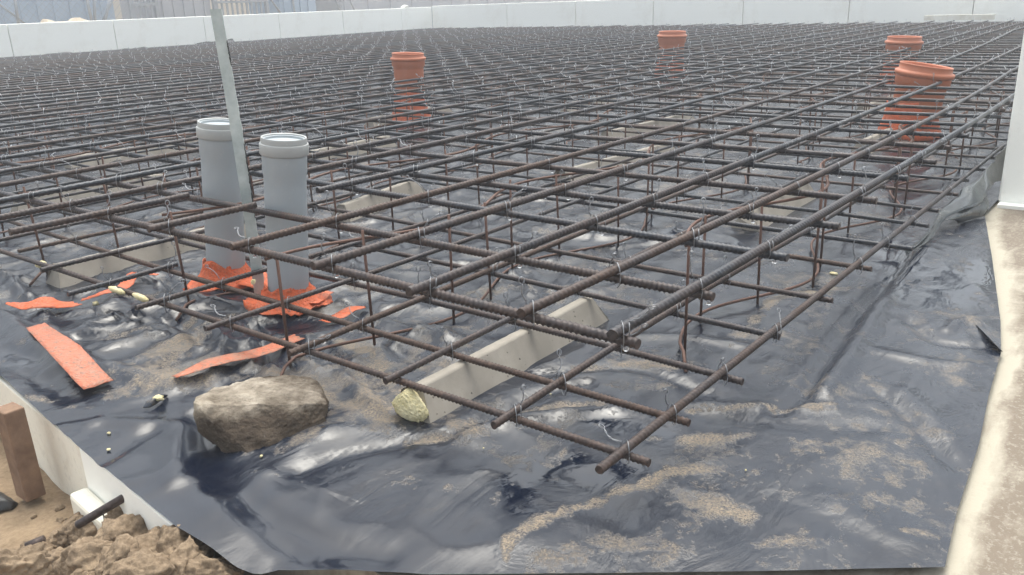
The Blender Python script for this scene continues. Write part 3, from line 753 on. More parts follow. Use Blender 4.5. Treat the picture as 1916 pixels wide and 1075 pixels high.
rows = [(.61, 1.235), (1.10, .815), (1.60, .90), (2.10, .84), (2.62, .95)]
for k, (yc, x0) in enumerate(rows):
    snake(yc, x0, x0+1.95, True, 'near wavy wire support between the mats, %s row from the right' % ORD[k])
    snake(yc, x0+2.15, x0+4.1, True if k < 2 else False, 'wavy wire support behind the near one, %s row from the right' % ORD[k])
    snake(yc, x0+4.3, x0+6.2, False, 'small distant wire support, far back in the %s row from the right' % ORD[k])
for k in range(9):
    yc = 3.15+.55*k
    for q in range(3):
        x0 = .95+q*2.1+random.uniform(-.1, .1)
        snake(yc, x0, x0+1.95, False, 'distant wavy wire support between the steel mats, left of the fifth row')

# ================================================================= CONCRETE RUNNERS UNDER THE LOWER MAT
def runner(p0, p1, h, wdt, lab, seed=0, foam=False, capround=True):
    p0 = Vector(p0); p1 = Vector(p1); d = (p1-p0); L = d.length; d.normalize(); n = Vector((-d.y, d.x, 0))
    N = max(8, int(L/.012)); V = []; prof = [(-.5, 0), (-.13, 1), (-.08, 1.03), (.08, 1.03), (.13, 1), (.5, 0)]
    for i in range(N+1):
        t = i/N; sl = 1-.10*max(0, (t-.93)/.07)
        for a, b in prof:
            e = .0009*noise.noise(Vector((t*L*60, a*9, b*7+seed)))
            end = 0
            if t > .96: end = 1
            z = ZM-.002+b*h*sl+e
            o_ = -(b*.016) if i == 0 else (-(b*.018) if i == N else 0)
            q = p0+d*(t*L+ (abs(o_) if i == 0 else (o_ if i == N else 0)))+n*(a*wdt+e)
            V.append((q.x, q.y, z))
    m = len(prof); F = []
    for i in range(N):
        for j in range(m-1): a = i*m+j; F.append((a, a+1, a+m+1, a+m))
        F.append((i*m+m-1, i*m, (i+1)*m, (i+1)*m+m-1))
    F.append(tuple(range(m))); F.append(tuple(N*m+j for j in range(m))[::-1])
    mb_ = MB(); mb_.add(V, F); o_ = mb_.build('concrete_runner', m_conc, smooth=False, loc=(p0.x, p0.y, ZM)); tag(o_, lab, 'concrete spacer', 'concrete runners under the lower mat')
    bv_ = o_.modifiers.new('b', 'BEVEL'); bv_.width = .002; bv_.segments = 2; bv_.limit_method = 'ANGLE'; bv_.angle_limit = R(25)
    return o_
HR = (ZB2-RB-.001)-ZM
r0, r1 = at(775, 722, ZM+HR), at(1095, 556, ZM+HR)
A0, A1 = Vector((r0.x, r0.y, 0)), Vector((r1.x, r1.y, 0)); dA = (A1-A0).normalized()
runner(A0-dA*.01, A1+dA*.03, HR, .075, 'pale concrete runner with pitted faces lying alone in front, yellow foam on its near end', 1)
r0, r1 = at(90, 497, ZM+HR), at(398, 422, ZM+HR); runner((r0.x, r0.y, 0), (r1.x+.12, r1.y-.0, 0), HR, .075, 'pale concrete runner on the sheet just left of the grey pipes', 2)
r0, r1 = at(20, 370, ZM+HR), at(312, 322, ZM+HR); runner((r0.x, r0.y, 0), (r1.x, r1.y, 0), HR, .08, 'concrete runner far left, behind the one beside the grey pipes', 3)
r0, r1 = at(632, 384, ZM+HR), at(780, 332, ZM+HR); runner((r0.x, r0.y, 0), (r1.x, r1.y, 0), HR, .08, 'concrete runner lying right behind the grey pipes', 4)
r0, r1 = at(1395, 395, ZM+HR), at(1510, 336, ZM+HR); runner((r0.x, r0.y, 0), (r1.x, r1.y, 0), HR, .08, 'concrete runner at the right under the mats, beneath the second topmost bar', 5)
r0, r1 = at(1612, 262, ZM+HR), at(1668, 238, ZM+HR); runner((r0.x, r0.y, 0), (r1.x+.1, r1.y, 0), HR, .08, 'short concrete runner just in front of the nearest orange pipe', 6)
random.seed(21)
for (x, y) in [(2.3, 1.62), (2.0, 2.75), (3.1, 1.95), (3.0, 3.3), (4.3, 1.25), (1.6, 3.6), (3.9, 2.7)]:
    a = random.uniform(-.1, .1); L = random.uniform(.5, .8)
    runner((x, y, 0), (x+L*math.cos(a), y+L*math.sin(a), 0), HR, .08, 'distant concrete runner seen through the mesh of bars', x)

# ================================================================= PIPES
def grey_pipe(px, py, x, y, ztop, lean, lab):
    t = empty('grey_pipe', (x, y, ZM)); t.rotation_euler = lean; H = ztop-ZM; R0 = .0415
    tag(t, lab, 'pipe', 'grey drain pipes')
    def part(prof, name, mat, sm=True):
        mb_ = MB(); mb_.lathe(prof); o_ = mb_.build(name, mat, t); e = o_.modifiers.new('e', 'EDGE_SPLIT'); e.split_angle = R(40); return o_
    part([(R0, -.01), (R0, H-.098), (R0*1.0, H-.074), (R0*1.045, H-.066), (R0*1.05, H-.03)], 'pipe_body', m_gpipe)
    part([(R0*1.07, H-.032), (R0*1.12, H-.031), (R0*1.14, H-.029), (R0*1.14, H-.012), (R0*1.12, H-.010), (R0*1.07, H-.009), (R0*1.065, H), (R0*1.05, H+.002), (R0*.98, H+.001), (R0*.975, H-.02)], 'socket_rim', m_gcap)
    part([(R0*.985, H-.001), (R0*.90, H-.002), (R0*.885, H-.006), (.0001, H-.006)], 'end_plug', m_gpipe)
    return t
def ztop_for(x, y, py):
    lo_, hi_ = -.59, -.0
    for _ in range(40):
        m = (lo_+hi_)/2; q = Vector((x, y, m)); yy = PH/2-FL*q.dot(CU)/q.dot(CF)
        if yy > py: lo_ = m
        else: hi_ = m
    return lo_
# lean solved so the rims sit where the photo has them
for (x, y), (tx, ty), lab in ((GP1, (410, 226), 'grey plastic drain pipe standing left of the leaning steel angle, the left of the two'), (GP2, (531, 256), 'grey plastic drain pipe standing right of the leaning steel angle, the right of the two')):
    zt_ = ztop_for(x, y, ty); p = at(tx, ty, zt_); H = zt_-ZM
    grey_pipe(0, 0, x, y, zt_, (-(p.y-y)/H, (p.x-x)/H, 0), lab)
def orange_pipe(x, y, r, tx, ty, cut, lab):
    zt_ = ztop_for(x, y, ty); p = at(tx, ty, zt_); H = zt_-ZM; t = empty('orange_pipe', (x, y, ZM)); t.rotation_euler = (-(p.y-y)/H, (p.x-x)/H, 0)
    tag(t, lab, 'pipe', 'orange drain pipes')
    k = r*.17
    mb_ = MB(); mb_.lathe([(r*.94, -.01), (r*.94, H-k*5.6), (r*.95, H-k*5.2), (r*1.04, H-k*4.4), (r*1.045, H-k*2.6)], 56); o_ = mb_.build('pipe_body', m_opipe, t)
    prof = [(r*1.045, H-k*2.7), (r*1.075, H-k*2.65), (r*1.12, H-k*2.3), (r*1.13, H-k*1.9), (r*1.11, H-k*1.55), (r*1.05, H-k*1.4), (r*1.0, H-k*1.2), (r*1.0, H-.004), (r*1.01, H), (r*.985, H+.001), (r*.95, H-.004), (r*.94, H-.09)]
    mb_ = MB(); mb_.lathe(prof, 56); V = mb_.v[0]
    top = V[:, 2] > H-.01; V[top, 2] += cut*(-V[top, 0]*CR.x-V[top, 1]*CR.y)
    mb_.build('socket_rim', m_opipe, t)
    mb_ = MB(); mb_.lathe([(r*.94, H-.05), (.0001, H-.05)], 40); mb_.build('end_plug', m_opipe, t)
    return t
for (x, y, r), (tx, ty), cut, lab in zip(OP, ((1734, 120), (1693, 68), (1258, 58), (763, 99)), (.035, .0, .0, .03),
        ('large orange brown drain pipe nearest the right side wall, with a slanted rim', 'orange brown drain pipe just behind the large one near the right wall', 'orange brown drain pipe standing alone in the far middle of the mats', 'orange brown drain pipe at the left middle, the leftmost of the four')):
    orange_pipe(x, y, r, tx, ty, cut, lab)

# ---- orange tape collars round the pipe feet
def collar(x, y, r, h, seed, lab, flare=.035, a0=0, a1=360, mat=None):
    V = []; F = []; n = 72; m = 9
    for i in range(n+1):
        a = R(a0+(a1-a0)*i/n)
        hh = h*(1+.35*noise.noise(Vector((math.cos(a)*1.5+seed, math.sin(a)*1.5, 2))))
        for j in range(m):
            t = j/(m-1); rr = r+.002+flare*(1-t)**2.2; cr_ = .010*noise.noise(Vector((math.cos(a)*5+seed, math.sin(a)*5, t*4)))*(1-t*.7)
            cr_ += .004*noise.noise(Vector((math.cos(a)*16+seed, math.sin(a)*16, t*9)))*(1-t*.6)
            V.append((x+(rr+abs(cr_))*math.cos(a), y+(rr+abs(cr_))*math.sin(a), max(ZM+.006+t*hh+cr_*.5, sheet_z(x+rr*math.cos(a), y+rr*math.sin(a))+.004)))
    for i in range(n):
        for j in range(m-1): a = i*m+j; F.append((a, a+m, a+m+1, a+1))
    mb_ = MB(); mb_.add(V, F); o_ = mb_.build('tape_collar', mat or m_tape, loc=(x, y, ZM)); o_.modifiers.new('t', 'SOLIDIFY').thickness = .001
    tag(o_, lab, 'tape', 'orange tape round pipe feet'); return o_
collar(GP1[0], GP1[1], .042, .058, 1, 'crumpled bright orange tape wrapped round the foot of the left grey pipe', .045)
collar(GP2[0], GP2[1], .042, .050, 4, 'crumpled bright orange tape wrapped round the foot of the right grey pipe', .045)
for k, ((x, y, r), lab) in enumerate(zip(OP, ('orange tape round the foot of the large pipe near the right wall', 'orange tape round the foot of the pipe behind the large one', 'orange tape round the foot of the pipe in the far middle', 'orange tape round the foot of the leftmost orange pipe'))):
    collar(x, y, r*.95, (.13, .13, .15, .16)[k], k*3+7, lab, .03)
# ---- loose tape strips lying on the sheet
def tape(pxpts, wpx, lab, mat, lift=.0035, zs=None):
    c = bend_smooth([at(*p) for p in pxpts], 8); V = []; F = []; n = len(c); m = 7
    ZS = [max(sheet_z(p.x+a_, p.y+b_) for a_ in (-.022, -.011, 0, .011, .022) for b_ in (-.022, -.011, 0, .011, .022)) for p in c]; ZS = [sum(ZS[max(0, i-3):i+4])/len(ZS[max(0, i-3):i+4]) for i in range(n)]
    for i, p in enumerate(c):
        t = i/(n-1); d = (c[min(i+1, n-1)]-c[max(i-1, 0)]).normalized(); nn = Vector((-d.y, d.x, 0))
        k = t*(len(wpx)-1); w_ = wpx[int(k)]*(1-k % 1)+wpx[min(int(k)+1, len(wpx)-1)]*(k % 1)
        for j in range(m):
            u = j/(m-1)-.5; q = p+nn*u*w_
            if i in (0, n-1): q = q+d*(.004*noise.noise(Vector((u*9, i, 3))))*2
            ex = 0 if zs is None else zs*math.sin(t*math.pi)*(.5+u)
            V.append((q.x, q.y, ZS[i]+lift+ex+.0015*noise.noise(Vector((q.x*60, q.y*60, 1)))))
    for i in range(n-1):
        for j in range(m-1): a = i*m+j; F.append((a, a+1, a+m+1, a+m))
    mb_ = MB(); mb_.add(V, F); o_ = mb_.build('tape_strip', mat, loc=c[0]); o_.modifiers.new('t', 'SOLIDIFY').thickness = .0008
    tag(o_, lab, 'tape strip', 'strips of orange tape on the sheet')
tape([(72, 632), (130, 690), (188, 735)], (.034, .050, .048), 'broad sand-dusted orange tape strip lying at the far left above the edge board', m_tape_dirty)
tape([(332, 728), (400, 705), (470, 680), (562, 646)], (.012, .040, .042, .034), 'long dusty orange tape strip running behind the big stone', m_tape_dirty)
tape([(18, 592), (60, 600), (110, 594), (148, 582)], (.006, .022, .045, .035), 'clean orange tape strip curling up at the far left, above the broad dusty one', m_tape, .006, .012)
tape([(156, 573), (200, 570), (235, 558), (244, 545), (262, 536)], (.016, .012, .022, .030, .030), 'narrow orange tape strip bent over under the bars left of the grey pipes', m_tape, .006, .006)
tape([(608, 612), (630, 604), (655, 596), (685, 592)], (.026, .030, .034, .010), 'small orange tape scrap lying right of the grey pipes', m_tape, .006)
tape([(285, 534), (300, 534)], (.012, .012), 'tiny orange tape scrap on the sheet left of the grey pipes', m_tape, .006)
tape([(575, 585), (597, 568), (612, 560)], (.05, .045, .04), 'torn orange tape end lying at the right foot of the right grey pipe', m_tape, .008, .01)
tape([(460, 545), (490, 552), (515, 560)], (.05, .05, .05), 'folded orange tape between the feet of the two grey pipes', m_tape, .008, .006)

# ================================================================= LEANING STEEL ANGLE
b = at(498, 560, -.588)
tp = Vector((b.x, b.y, 0)); best = None
for dx in np.linspace(-.1, .1, 41):
    q = b+Vector((-.78*.0, 0, 0))
zt_ = ztop_for(b.x, b.y, 16); q = at(414, 16, zt_); q2 = Vector((b.x, b.y, 0))
# keep the top at the same depth as the foot
k = b.dot(CF)-.17; rr = ray(414, 16); q = rr*(k/rr.dot(CF))
ax = (q-b).normalized(); s1 = (CR-ax*CR.dot(ax)).normalized(); s2 = ax.cross(s1)
if s2.dot(CF) < 0: s2 = -s2
s1r = (s1*.97+s2*.25).normalized(); s2r = (s2*.97-s1*.25).normalized()
V = []; n = 60; L = (q-b).length
for i in range(n+1):
    t = i/n; p = b+ax*(L*t)
    j1 = .0008*noise.noise(Vector((t*30, 1, 0))); bow = s1*.004*math.sin(t*math.pi)
    w1 = .0225*(1-.05*t); w2 = .014+j1*3
    pr = [p+bow, p+bow+s1r*(-w1), p+bow+s1r*(-w1)+s2r*.003, p+bow-s1r*.003+s2r*.003, p+bow-s1r*.003+s2r*w2, p+bow+s2r*w2+s1r*j1*2]
    V += [tuple(v) for v in pr]
F = [(i*6+j, i*6+(j+1) % 6, (i+1)*6+(j+1) % 6, (i+1)*6+j) for i in range(n) for j in range(6)]
F += [(0, 1, 2, 3), (0, 3, 4, 5), (n*6+3, n*6+2, n*6+1, n*6), (n*6+5, n*6+4, n*6+3, n*6)]
mb = MB(); mb.add(V, F); an = mb.build('steel_angle', m_galv, smooth=False, loc=b); tag(an, 'leaning galvanised steel angle bar standing between the two grey pipes', 'steel angle')
# black peeling edge on the angle: a ragged band along its corner
for t0_, t1_ in ((.30, .56), (.82, .90)):
    mb = MB(); random.seed(8); P = []
    for k in range(40):
        t = t0_+(t1_-t0_)*k/39; P.append(b+ax*(L*t)+s1*.004*math.sin(t*math.pi)-s2r*.0012+s1r*(.0010-.0012*random.random()))
    mb.tube(P, [.0008+.0016*random.random()*math.sin(math.pi*min(1, max(.02, k/39))) for k in range(40)], 5)
    o = mb.build('black_residue', m_black, an, smooth=False); o.location = -Vector(an.location)

# ================================================================= STONE
def lump(name, mat, pts, sub, amp, fr, seed, loc=None, smooth=True, rnd=.0):
    bm = bmesh.new()
    for p in pts: bm.verts.new(p)
    bmesh.ops.convex_hull(bm, input=bm.verts); 
    for v in [v for v in bm.verts if not v.link_faces]: bm.verts.remove(v)
    bmesh.ops.triangulate(bm, faces=bm.faces)
    for s in range(sub):
        bmesh.ops.subdivide_edges(bm, edges=bm.edges, cuts=1, use_grid_fill=True, smooth=rnd if s < 2 else 0)
        if s in (1,): bmesh.ops.smooth_vert(bm, verts=bm.verts, factor=.12, use_axis_x=True, use_axis_y=True, use_axis_z=True)
    bm.normal_update()
    for v in bm.verts:
        p = v.co*fr; k = amp*(fbm(p+Vector((seed, seed*2, 0)), 5, .55))
        k -= amp*.9*max(0, noise.noise(p*.7+Vector((9+seed, 0, 0)))-.15)
        v.co += v.normal*k
    bmesh.ops.recalc_face_normals(bm, faces=bm.faces)
    me = bpy.data.meshes.new(name); bm.to_mesh(me); bm.free()
    if smooth: me.polygons.foreach_set('use_smooth', [True]*len(me.polygons))
    me.materials.append(mat); o_ = bpy.data.objects.new(name, me); COL.objects.link(o_)
    return o_
RB0 = [at(400, 838, -.592), at(470, 850, -.592), at(590, 802, -.592), at(612, 775, -.592)]
back = Vector((CF.x, CF.y, 0)).normalized()
pts = [at(392, 830, -.592), at(415, 842, -.592), at(472, 851, -.592), at(520, 838, -.592), at(570, 818, -.592), at(600, 803, -.590)]
# upper front edge
fr_ = [(372, 800, .0), (608, 792, .008), (363, 752, .0), (372, 775, -.004), (450, 772, -.004), (500, 762, -.0), (560, 752, .004), (613, 752, .02), (606, 790, .01)]
def at_plane(px, py, off):
    """point above the stone's front foot line, pushed back by off"""
    a, c = at(396, 828, -.59), at(592, 803, -.59); n = (c-a).normalized(); nv = Vector((-n.y, n.x, 0))
    if nv.dot(back) < 0: nv = -nv
    r_ = ray(px, py); t_ = (a+nv*off-Vector((0, 0, 0))).dot(nv)/r_.dot(nv); return r_*t_
for px, py, of in fr_: pts.append(at_plane(px, py, of-.003))
for px, py, of in [(366, 738, .06), (400, 722, .085), (470, 702, .11), (505, 696, .115), (580, 703, .10), (588, 712, .085), (611, 735, .06)]: pts.append(at_plane(px, py, of))
for p in [at(396, 828, -.59)+back*.10, at(592, 803, -.59)+back*.09]: pts.append(p)
ctr = sum(pts, Vector())/len(pts); ctr.z = -.592
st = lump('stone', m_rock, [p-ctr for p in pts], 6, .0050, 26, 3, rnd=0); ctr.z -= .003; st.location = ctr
tag(st, 'large rough grey brown stone weighing down the black sheet, damp lower half, shade painted in', 'stone')
def small_lump(name, mat, c, r, seed, lab, cat, grp=None, sub=4, flat=.7, amp=.28, kind=None):
    bm = bmesh.new(); bmesh.ops.create_icosphere(bm, subdivisions=sub, radius=1)
    rnd = random.Random(seed); sx, sy, sz = rnd.uniform(.8, 1.25), rnd.uniform(.75, 1.1), flat*rnd.uniform(.85, 1.15)
    planes = [(Vector((rnd.gauss(0, 1), rnd.gauss(0, 1), rnd.gauss(0, .8))).normalized(), rnd.uniform(.55, .85)) for _ in range(7)]
    for v in bm.verts:
        p = v.co.copy(); k = 1
        for n_, d_ in planes:
            q_ = p.dot(n_)
            if q_ > d_: k = min(k, d_/q_)
        p = p*k; e = 1+amp*fbm(p*2.6+Vector((seed*3.1, 0, 0)), 5, .58)
        v.co = Vector((p.x*e*sx*r, p.y*e*sy*r, p.z*e*sz*r))
    me = bpy.data.meshes.new(name); bm.to_mesh(me); bm.free(); me.polygons.foreach_set('use_smooth', [True]*len(me.polygons)); me.materials.append(mat)
    o_ = bpy.data.objects.new(name, me); COL.objects.link(o_); o_.location = c; o_.rotation_euler = (0, 0, rnd.uniform(0, 6)); tag(o_, lab, cat, grp, kind); return o_
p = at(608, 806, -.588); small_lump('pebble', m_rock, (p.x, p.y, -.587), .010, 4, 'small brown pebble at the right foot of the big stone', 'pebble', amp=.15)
# pale crumbs of foam and grit on the sheet
random.seed(31)
for k, (px, py, lab) in enumerate([(204, 811, 'upper of two pale crumbs on the clean sheet at the lower left'), (203, 841, 'lower of two pale crumbs on the clean sheet at the lower left'), (583, 683, 'pale crumb just above the right end of the big stone'), (490, 858, 'pale crumb below the big stone'), (905, 845, 'tiny pale crumb on the sheet in front of the concrete runner'),
     (1395, 880, 'tiny pale crumb on the sheet near the front right'), (1030, 733, 'tiny pale crumb under the front bars')]):
    p = at(px, py); small_lump('crumb', m_foam, (p.x, p.y, sheet_z(p.x, p.y)+.002), .0028 if k < 4 else .0016, k, lab, 'crumb', sub=2)
# yellow foam
p = at(782, 768, ZM+.02); rp = A0-dA*.004
fo = small_lump('foam_lump', m_foam, (0, 0, 0), 1, 12, 'pale yellow expanding foam stuck on the near end of the front concrete runner', 'foam', sub=6, flat=1, amp=.10)
dn = Vector((-dA.y, dA.x, 0)); fo.rotation_euler = (0, 0, 0); Mx = []
for v in fo.data.vertices:
    c_ = v.co.normalized(); k_ = v.co.length; e_ = .10*noise.noise(c_*7)+.06*noise.noise(c_*17)
    a_, b_, h_ = c_.x*(1+e_), c_.y*(1+e_), max(-.9, c_.z*(1+e_))
    wd_ = .036*(1-.55*max(0, h_+.2)); Mx.append((-dA*(a_*-.013+.0)+dn*(b_*wd_)+Vector((0, 0, h_*.026))))
for v, q_ in zip(fo.data.vertices, Mx): v.co = q_
fo.location = (rp.x-dA.x*.008, rp.y-dA.y*.008, ZM+.0245)
for px, py, z, r, lab in [(76, 494, ZM+.045, .012, 'yellow foam blob at the left end of the concrete runner beside the grey pipes'), (180, 568, ZM+.008, .008, 'yellow foam bit lying on the narrow orange tape'), (497, 535, ZM+.018, .013, 'yellow foam at the foot of the leaning steel angle'), (474, 527, ZB+.007, .007, 'yellow foam bits on a bar beside the steel angle'),
        (412, 486, -.57, .012, 'yellow foam smear at the foot of the left grey pipe'), (1560, 512, ZM+.004, .007, 'small yellow foam bit on the sheet under the right bars'), (295, 744, ZM+.010, .008, 'pale foam scrap at the torn sheet left of the big stone')]:
    p = at(px, py, z); small_lump('foam_lump', m_foam, p, r, int(px), lab, 'foam', sub=3, amp=.4)
for k, (a, bb) in enumerate([((205, 538), (232, 548)), ((250, 550), (276, 562))]):
    P = [at(*a, ZB2+RB*.9).lerp(at(*bb, ZB2+RB*.9), t/6) for t in range(7)]; mb = MB(); mb.tube(P, [.0035, .006, .0065, .005, .0065, .005, .003], 8)
    V = mb.v[0]; V += np.array([[.0015*noise.noise(Vector(v*300)) for _ in range(1)]*3 for v in V]); o = mb.build('foam_smear', m_foam, loc=P[0])
    tag(o, 'yellow foam smeared along the lowest front bar, %s of two patches' % ['left', 'right'][k], 'foam')

# ================================================================= SOIL HEAP
random.seed(44)
def clod(px, py, z, r, k):
    p = at(px, py, z); r *= 1.12
    small_lump('soil_clod', m_clod, p, r, 100+k, CL.get(k, 'crumbly brown soil clod in the heap at the lower left'), 'soil clod', 'clods of the soil heap', 5, .8, .20)
CL = {0: 'grey brown soil clod touching the white edge board at the top of the heap', 1: 'dark soil clod under the edge of the black sheet at the right of the heap', 2: 'big soil clod in the middle of the heap', 3: 'soil clod at the left of the heap beside the buried bar'}
spots = [(232, 968, -.665, .022), (298, 965, -.645, .018), (240, 1010, -.655, .040), (130, 1000, -.70, .028), (175, 1045, -.66, .040), (330, 1035, -.63, .034), (285, 1045, -.635, .036), (225, 1065, -.63, .034), (120, 1060, -.68, .032),
 (310, 990, -.65, .022), (275, 985, -.655, .022), (165, 1000, -.695, .024), (195, 985, -.69, .020), (345, 1065, -.62, .032), (375, 1050, -.632, .022), (75, 1030, -.71, .022), (150, 975, -.71, .016), (60, 1050, -.70, .03), (270, 1078, -.61, .034), (390, 1075, -.62, .024),
 (205, 1030, -.65, .022), (305, 1015, -.64, .024), (255, 955, -.675, .012), (110, 985, -.725, .014), (420, 1070, -.64, .02)]
for k, (px, py, z, r) in enumerate(spots): clod(px, py, z, r, k)
for k in range(34):
    a = random.uniform(0, 6.28); d = random.random()**.6; x = .315+.15*d*math.cos(a); y = .87+.20*d*math.sin(a)
    if x > .43: x = .43
    r_ = random.uniform(.008, .019); small_lump('soil_clod', m_clod, (x, y, ground_z(x, y)+.035*(1-d)+r_*.3), r_, 300+k, 'crumbly brown soil clod in the heap at the lower left', 'soil clod', 'clods of the soil heap', 4, .85, .24)
# crumbs filling between the clods: one uncountable mass
bm = bmesh.new(); rnd = random.Random(2)
for k in range(900):
    a = rnd.uniform(0, 6.28); d = abs(rnd.gauss(0, .55)); x = .30+.26*d*math.cos(a); y = .86+.30*d*math.sin(a)
    if x > .455: continue
    r_ = rnd.uniform(.002, .008)*(1.5-d*.5 if d < 1 else 1)
    bmesh.ops.create_icosphere(bm, subdivisions=1, radius=max(.0015, r_), matrix=Matrix.Translation((x, y, ground_z(x, y)+.002)) @ Matrix.Rotation(rnd.uniform(0, 3), 4, 'X') @ Matrix.Diagonal((1.2, .9, .7, 1)))
me = bpy.data.meshes.new('loose_soil'); bm.to_mesh(me); bm.free(); me.materials.append(m_clod); o = bpy.data.objects.new('loose_soil', me); COL.objects.link(o); tag(o, 'loose soil crumbs lying round the heap', 'soil', kind='stuff')
# close blurred clod at the corner of the picture
p = at(18, 1068, -.52); small_lump('soil_clod', m_clod, p, .030, 77, 'reddish brown soil clod in the lower left corner, closest to the camera', 'soil clod', 'clods of the soil heap', 5, .9, .3)
# bar stub
q0, q1 = at(145, 982, -.662), at(250, 920, -.618)
stub = MB(); P = [q0.lerp(q1, t/60) for t in range(61)]; stub.tube(P, [.0056+.0006*(i % 2) for i in range(61)], 12); o = stub.build('reinforcing_bar', m_bar, loc=q0)
tag(o, 'short rusty bar end poking out of the soil heap at the lower left', 'rebar')
q0, q1 = at(50, 1024, -.70), at(84, 1010, -.695); stub = MB(); stub.tube([q0, q1], .0075, 10); o = stub.build('reinforcing_bar', m_bar, loc=q0); tag(o, 'buried bar end left of the soil heap, coated in mud', 'rebar')
mb = MB(); mb.tube(bend_smooth([at(193, 961, -.63), at(195, 975, -.645), at(192, 985, -.66), at(198, 995, -.67)]), .0009, 5); o = mb.build('wire_end', m_black); tag(o, 'thin dark wire hanging from the short bar end at the heap', 'wire')
# dark boot tip at the left border
p = at(-6, 940, -.72)
small_lump('boot_tip', m_black, (p.x, p.y, -.722), .035, 9, 'dark rounded rubber boot tip at the left border on the soil', 'boot', sub=4, flat=.5, amp=.05)
# torn flap with pale underside left of the stone
V, F = strip([at(268, 763, -.590), at(280, 762, -.590), at(296, 752, -.590), at(312, 742, -.590)], [at(274, 752, -.585), at(288, 745, -.580), at(300, 738, -.580), at(314, 738, -.586)], 5, 4, .002)
mb = MB(); mb.add(V, F); fl = mb.build('torn_flap', m_sheet, sheet); fl.modifiers.new('t', 'SOLIDIFY').thickness = .001

V, F = strip([at(1826, 606), at(1845, 628), at(1876, 658)], [at(1826, 606, -.586), at(1854, 634, -.577), at(1876, 657, -.586)], 6, 4, .0)
mb = MB(); mb.add(V, F); fl = mb.build('edge_tear', m_sheet, sheet); fl.modifiers.new('t', 'SOLIDIFY').thickness = .001
# ================================================================= THINGS AT THE FAR EDGE
mb = MB(); a, c = at_x(1730, 34, 10.55), at_x(1862, 30, 10.55); mb.box((10.55, (a.y+c.y)/2, -.335), (.06, a.y-c.y, .055)); o = mb.build('timber_beam', M_simple('whitewashed timber', (.84, .83, .76), .8, 0, (.66, .62, .52), 9, .002), smooth=False, loc=a)
tag(o, 'pale stained timber beam lying against the far right wall above the mat', 'timber beam')
p = at_y(757, 16, 10.25); small_lump('foam_scrap', m_panel, (p.x, p.y, TOP+.02), .05, 6, 'small pale lump lying on top of the far wall near its corner', 'foam scrap', flat=.6)
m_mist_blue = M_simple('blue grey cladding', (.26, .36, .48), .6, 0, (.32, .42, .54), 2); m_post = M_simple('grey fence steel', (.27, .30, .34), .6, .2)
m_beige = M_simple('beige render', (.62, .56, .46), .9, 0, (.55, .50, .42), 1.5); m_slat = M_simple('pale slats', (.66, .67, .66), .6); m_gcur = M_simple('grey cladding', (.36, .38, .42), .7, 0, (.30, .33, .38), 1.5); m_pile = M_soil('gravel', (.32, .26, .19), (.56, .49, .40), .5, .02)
def building(x0, x1, y, zt, mat, lab, ribs=.25, depth=3):
    mbb = MB(); mbb.box(((x0+x1)/2, y+depth/2, (zt-.8)/2), (x1-x0, depth, zt+.8)); r_ = empty('shed', ((x0+x1)/2, y, -.8)); tag(r_, lab, 'shed')
    o_ = mbb.build('wall', mat, smooth=False); o_.parent = r_; o_.location = -Vector(r_.location)
    mbb = MB()
    for x in np.arange(x0+.1, x1, ribs): mbb.box((x, y-.012, (zt-.8)/2), (.03, .02, zt+.79))
    o_ = mbb.build('cladding_rib', mat, smooth=False); o_.parent = r_; o_.location = -Vector(r_.location)
    mbb = MB(); mbb.box(((x0+x1)/2, y+depth/2-.1, zt+.05), (x1-x0+.3, depth+.3, .10)); o_ = mbb.build('roof', m_post, smooth=False); o_.parent = r_; o_.location = -Vector(r_.location)
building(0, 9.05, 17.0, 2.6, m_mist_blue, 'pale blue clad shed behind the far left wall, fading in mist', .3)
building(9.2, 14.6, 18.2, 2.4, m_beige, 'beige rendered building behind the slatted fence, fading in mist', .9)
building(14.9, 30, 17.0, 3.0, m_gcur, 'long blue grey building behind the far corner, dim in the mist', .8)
def slat_fence(x0, x1, y, zt, lab):
    r_ = empty('slatted_gate', (x0, y, -.8)); tag(r_, lab, 'gate'); mbb = MB()
    for x in np.arange(x0+.05, x1, .105): mbb.box((x, y, (zt-.7)/2), (.035, .02, zt+.7))
    for nm_, mm in (('slats', mbb),):
        o_ = mm.build(nm_, m_post, smooth=False); o_.parent = r_; o_.location = -Vector(r_.location)
    for z in (.16, -.45): mbb = MB(); mbb.box(((x0+x1)/2, y-.03, z), (x1-x0, .03, .04)); o_ = mbb.build('rail', m_post, smooth=False); o_.parent = r_; o_.location = -Vector(r_.location)
    for x in (x0, x1): mbb = MB(); mbb.box((x, y, (zt-.7)/2), (.06, .06, zt+.78)); o_ = mbb.build('post', m_post, smooth=False); o_.parent = r_; o_.location = -Vector(r_.location)
slat_fence(7.75, 8.2, 14.0, .9, 'short grey slatted gate panel left of the grey hut'); slat_fence(9.32, 10.44, 14.0, .9, 'grey slatted gate panel right of the grey hut, behind the steel angle')
building(8.25, 9.27, 14.05, 1.3, m_gcur, 'small grey hut standing between the two slatted gates', .2, 1.2)
building(11.05, 11.95, 14.4, 1.3, m_mist_blue, 'narrow blue grey hut right of the slatted gate', .2, 1.0)
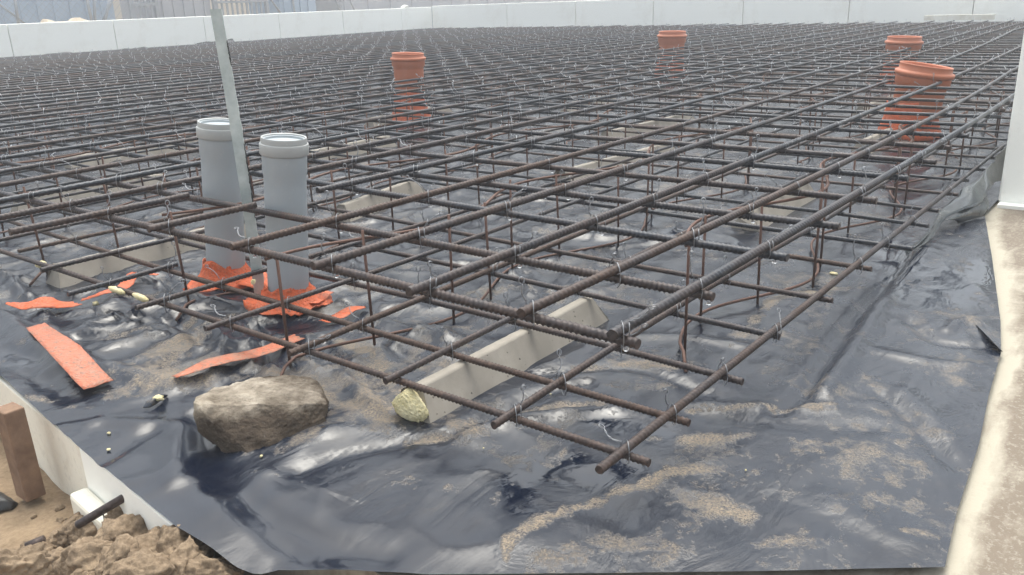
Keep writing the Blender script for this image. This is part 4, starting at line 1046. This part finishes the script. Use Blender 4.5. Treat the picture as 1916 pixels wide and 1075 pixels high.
# wire mesh fence with braced posts
fr = empty('mesh_fence', (5, 13.2, -.8)); tag(fr, 'wire mesh fence on braced posts behind the far left wall', 'fence')
def fpart(mbb, name, m=None):
    o_ = mbb.build(name, m or m_post); o_.parent = fr; o_.location = -Vector(fr.location)
for px, px2 in ((28, 34), (163, 172), (176, 178), (205, 196)):
    a, c = at_y(px, 0, 13.2), at_y(px2, 40, 13.2); d = (a-c); mbb = MB(); mbb.tube([c-d*.6, a+d*.9], .022, 8); fpart(mbb, 'post')
for a, c in (((0, 8), (38, 37)), ((212, -2), (197, 28))):
    a, c = at_y(*a, 13.22), at_y(*c, 13.22); mbb = MB(); mbb.tube([c-(a-c)*.4, a+(a-c)*.8], .014, 6); fpart(mbb, 'brace')
mbb = MB(); W_, H0, H1 = 7.7, -.7, .95
for k in range(-20, 78):
    for s in (1, -1):
        x0 = k*.1; xa, xb = x0, x0+s*(H1-H0)
        lo_x, hi_x = 1.0, 7.7; pts = [(xa, H0), (xb, H1)]
        def clipx(p, q):
            t0, t1 = 0, 1; dx = q[0]-p[0]
            for lim, sg in ((lo_x, 1), (hi_x, -1)):
                if dx*sg > 0: t0 = max(t0, (lim-p[0])/dx)
                else: t1 = min(t1, (lim-p[0])/dx)
            return t0, t1
        t0, t1 = clipx(*pts)
        if t1-t0 < .05: continue
        f_ = lambda t: (xa+(xb-xa)*t, 13.25, H0+(H1-H0)*t); mbb.tube([f_(t0), f_(t1)], .0022, 3, caps=False)
fpart(mbb, 'wire_mesh')
# cross braced frame beyond the gate
for px in ((508, 528), (548, 552), (628, 640), (655, 668)):
    a, c = at_y(px[0], 0, 14.2), at_y(px[1], 28, 14.2); mbb = MB(); mbb.tube([c-(a-c)*.8, a+(a-c)*1.2], .02, 6); o = mbb.build('scaffold_pole', m_post, loc=c)
    tag(o, 'thin grey pole in the mist above the wall, %s' % {508: 'left of the blue hut', 548: 'at the blue hut', 628: 'right of the blue hut', 655: 'left of the long building'}[px[0]], 'pole', 'scaffold poles beyond the wall')
# gravel heap behind the wall
V = []; F = []; n = 60; m = 24
for j in range(m):
    for i in range(n):
        x = 5.0+1.9*i/(n-1)*1.45; y = 10.9+1.2*j/(m-1); u = (i/(n-1)); v = abs(j/(m-1)-.5)*2
        env = (min(1, u/.06))*(1-u)**.45*(1-v**2); h = .82*env*(1+.05*fbm((x*5, y*5, 0), 4))+(.09*math.exp(-((u-.22)/.05)**2))*(1-v**2)
        V.append((x, y, -.78+h*.95+.02*fbm((x*14, y*14, 1), 3)*env))
for j in range(m-1):
    for i in range(n-1): a = j*n+i; F.append((a, a+1, a+n+1, a+n))
mb = MB(); mb.add(V, F); o = mb.build('gravel_heap', m_pile); tag(o, 'beige heap of gravel and rubble behind the far left wall', 'gravel heap')

# ================================================================= HAZE
mh = bpy.data.materials.new('haze'); mh.use_nodes = True; t = mh.node_tree
for q in list(t.nodes):
    if q.type == 'BSDF_PRINCIPLED': t.nodes.remove(q)
pv = t.nodes.new('ShaderNodeVolumePrincipled'); pv.inputs['Color'].default_value = (.93, .96, 1, 1); pv.inputs['Density'].default_value = .0135; pv.inputs['Anisotropy'].default_value = .0
t.links.new(pv.outputs[0], t.nodes['Material Output'].inputs['Volume'])
mb = MB(); mb.box((25, 25, 1.0), (460, 460, 6.4)); hz = mb.build('haze', mh, smooth=False); tag(hz, 'thin pale mist lying over the whole site', 'haze', kind='stuff')
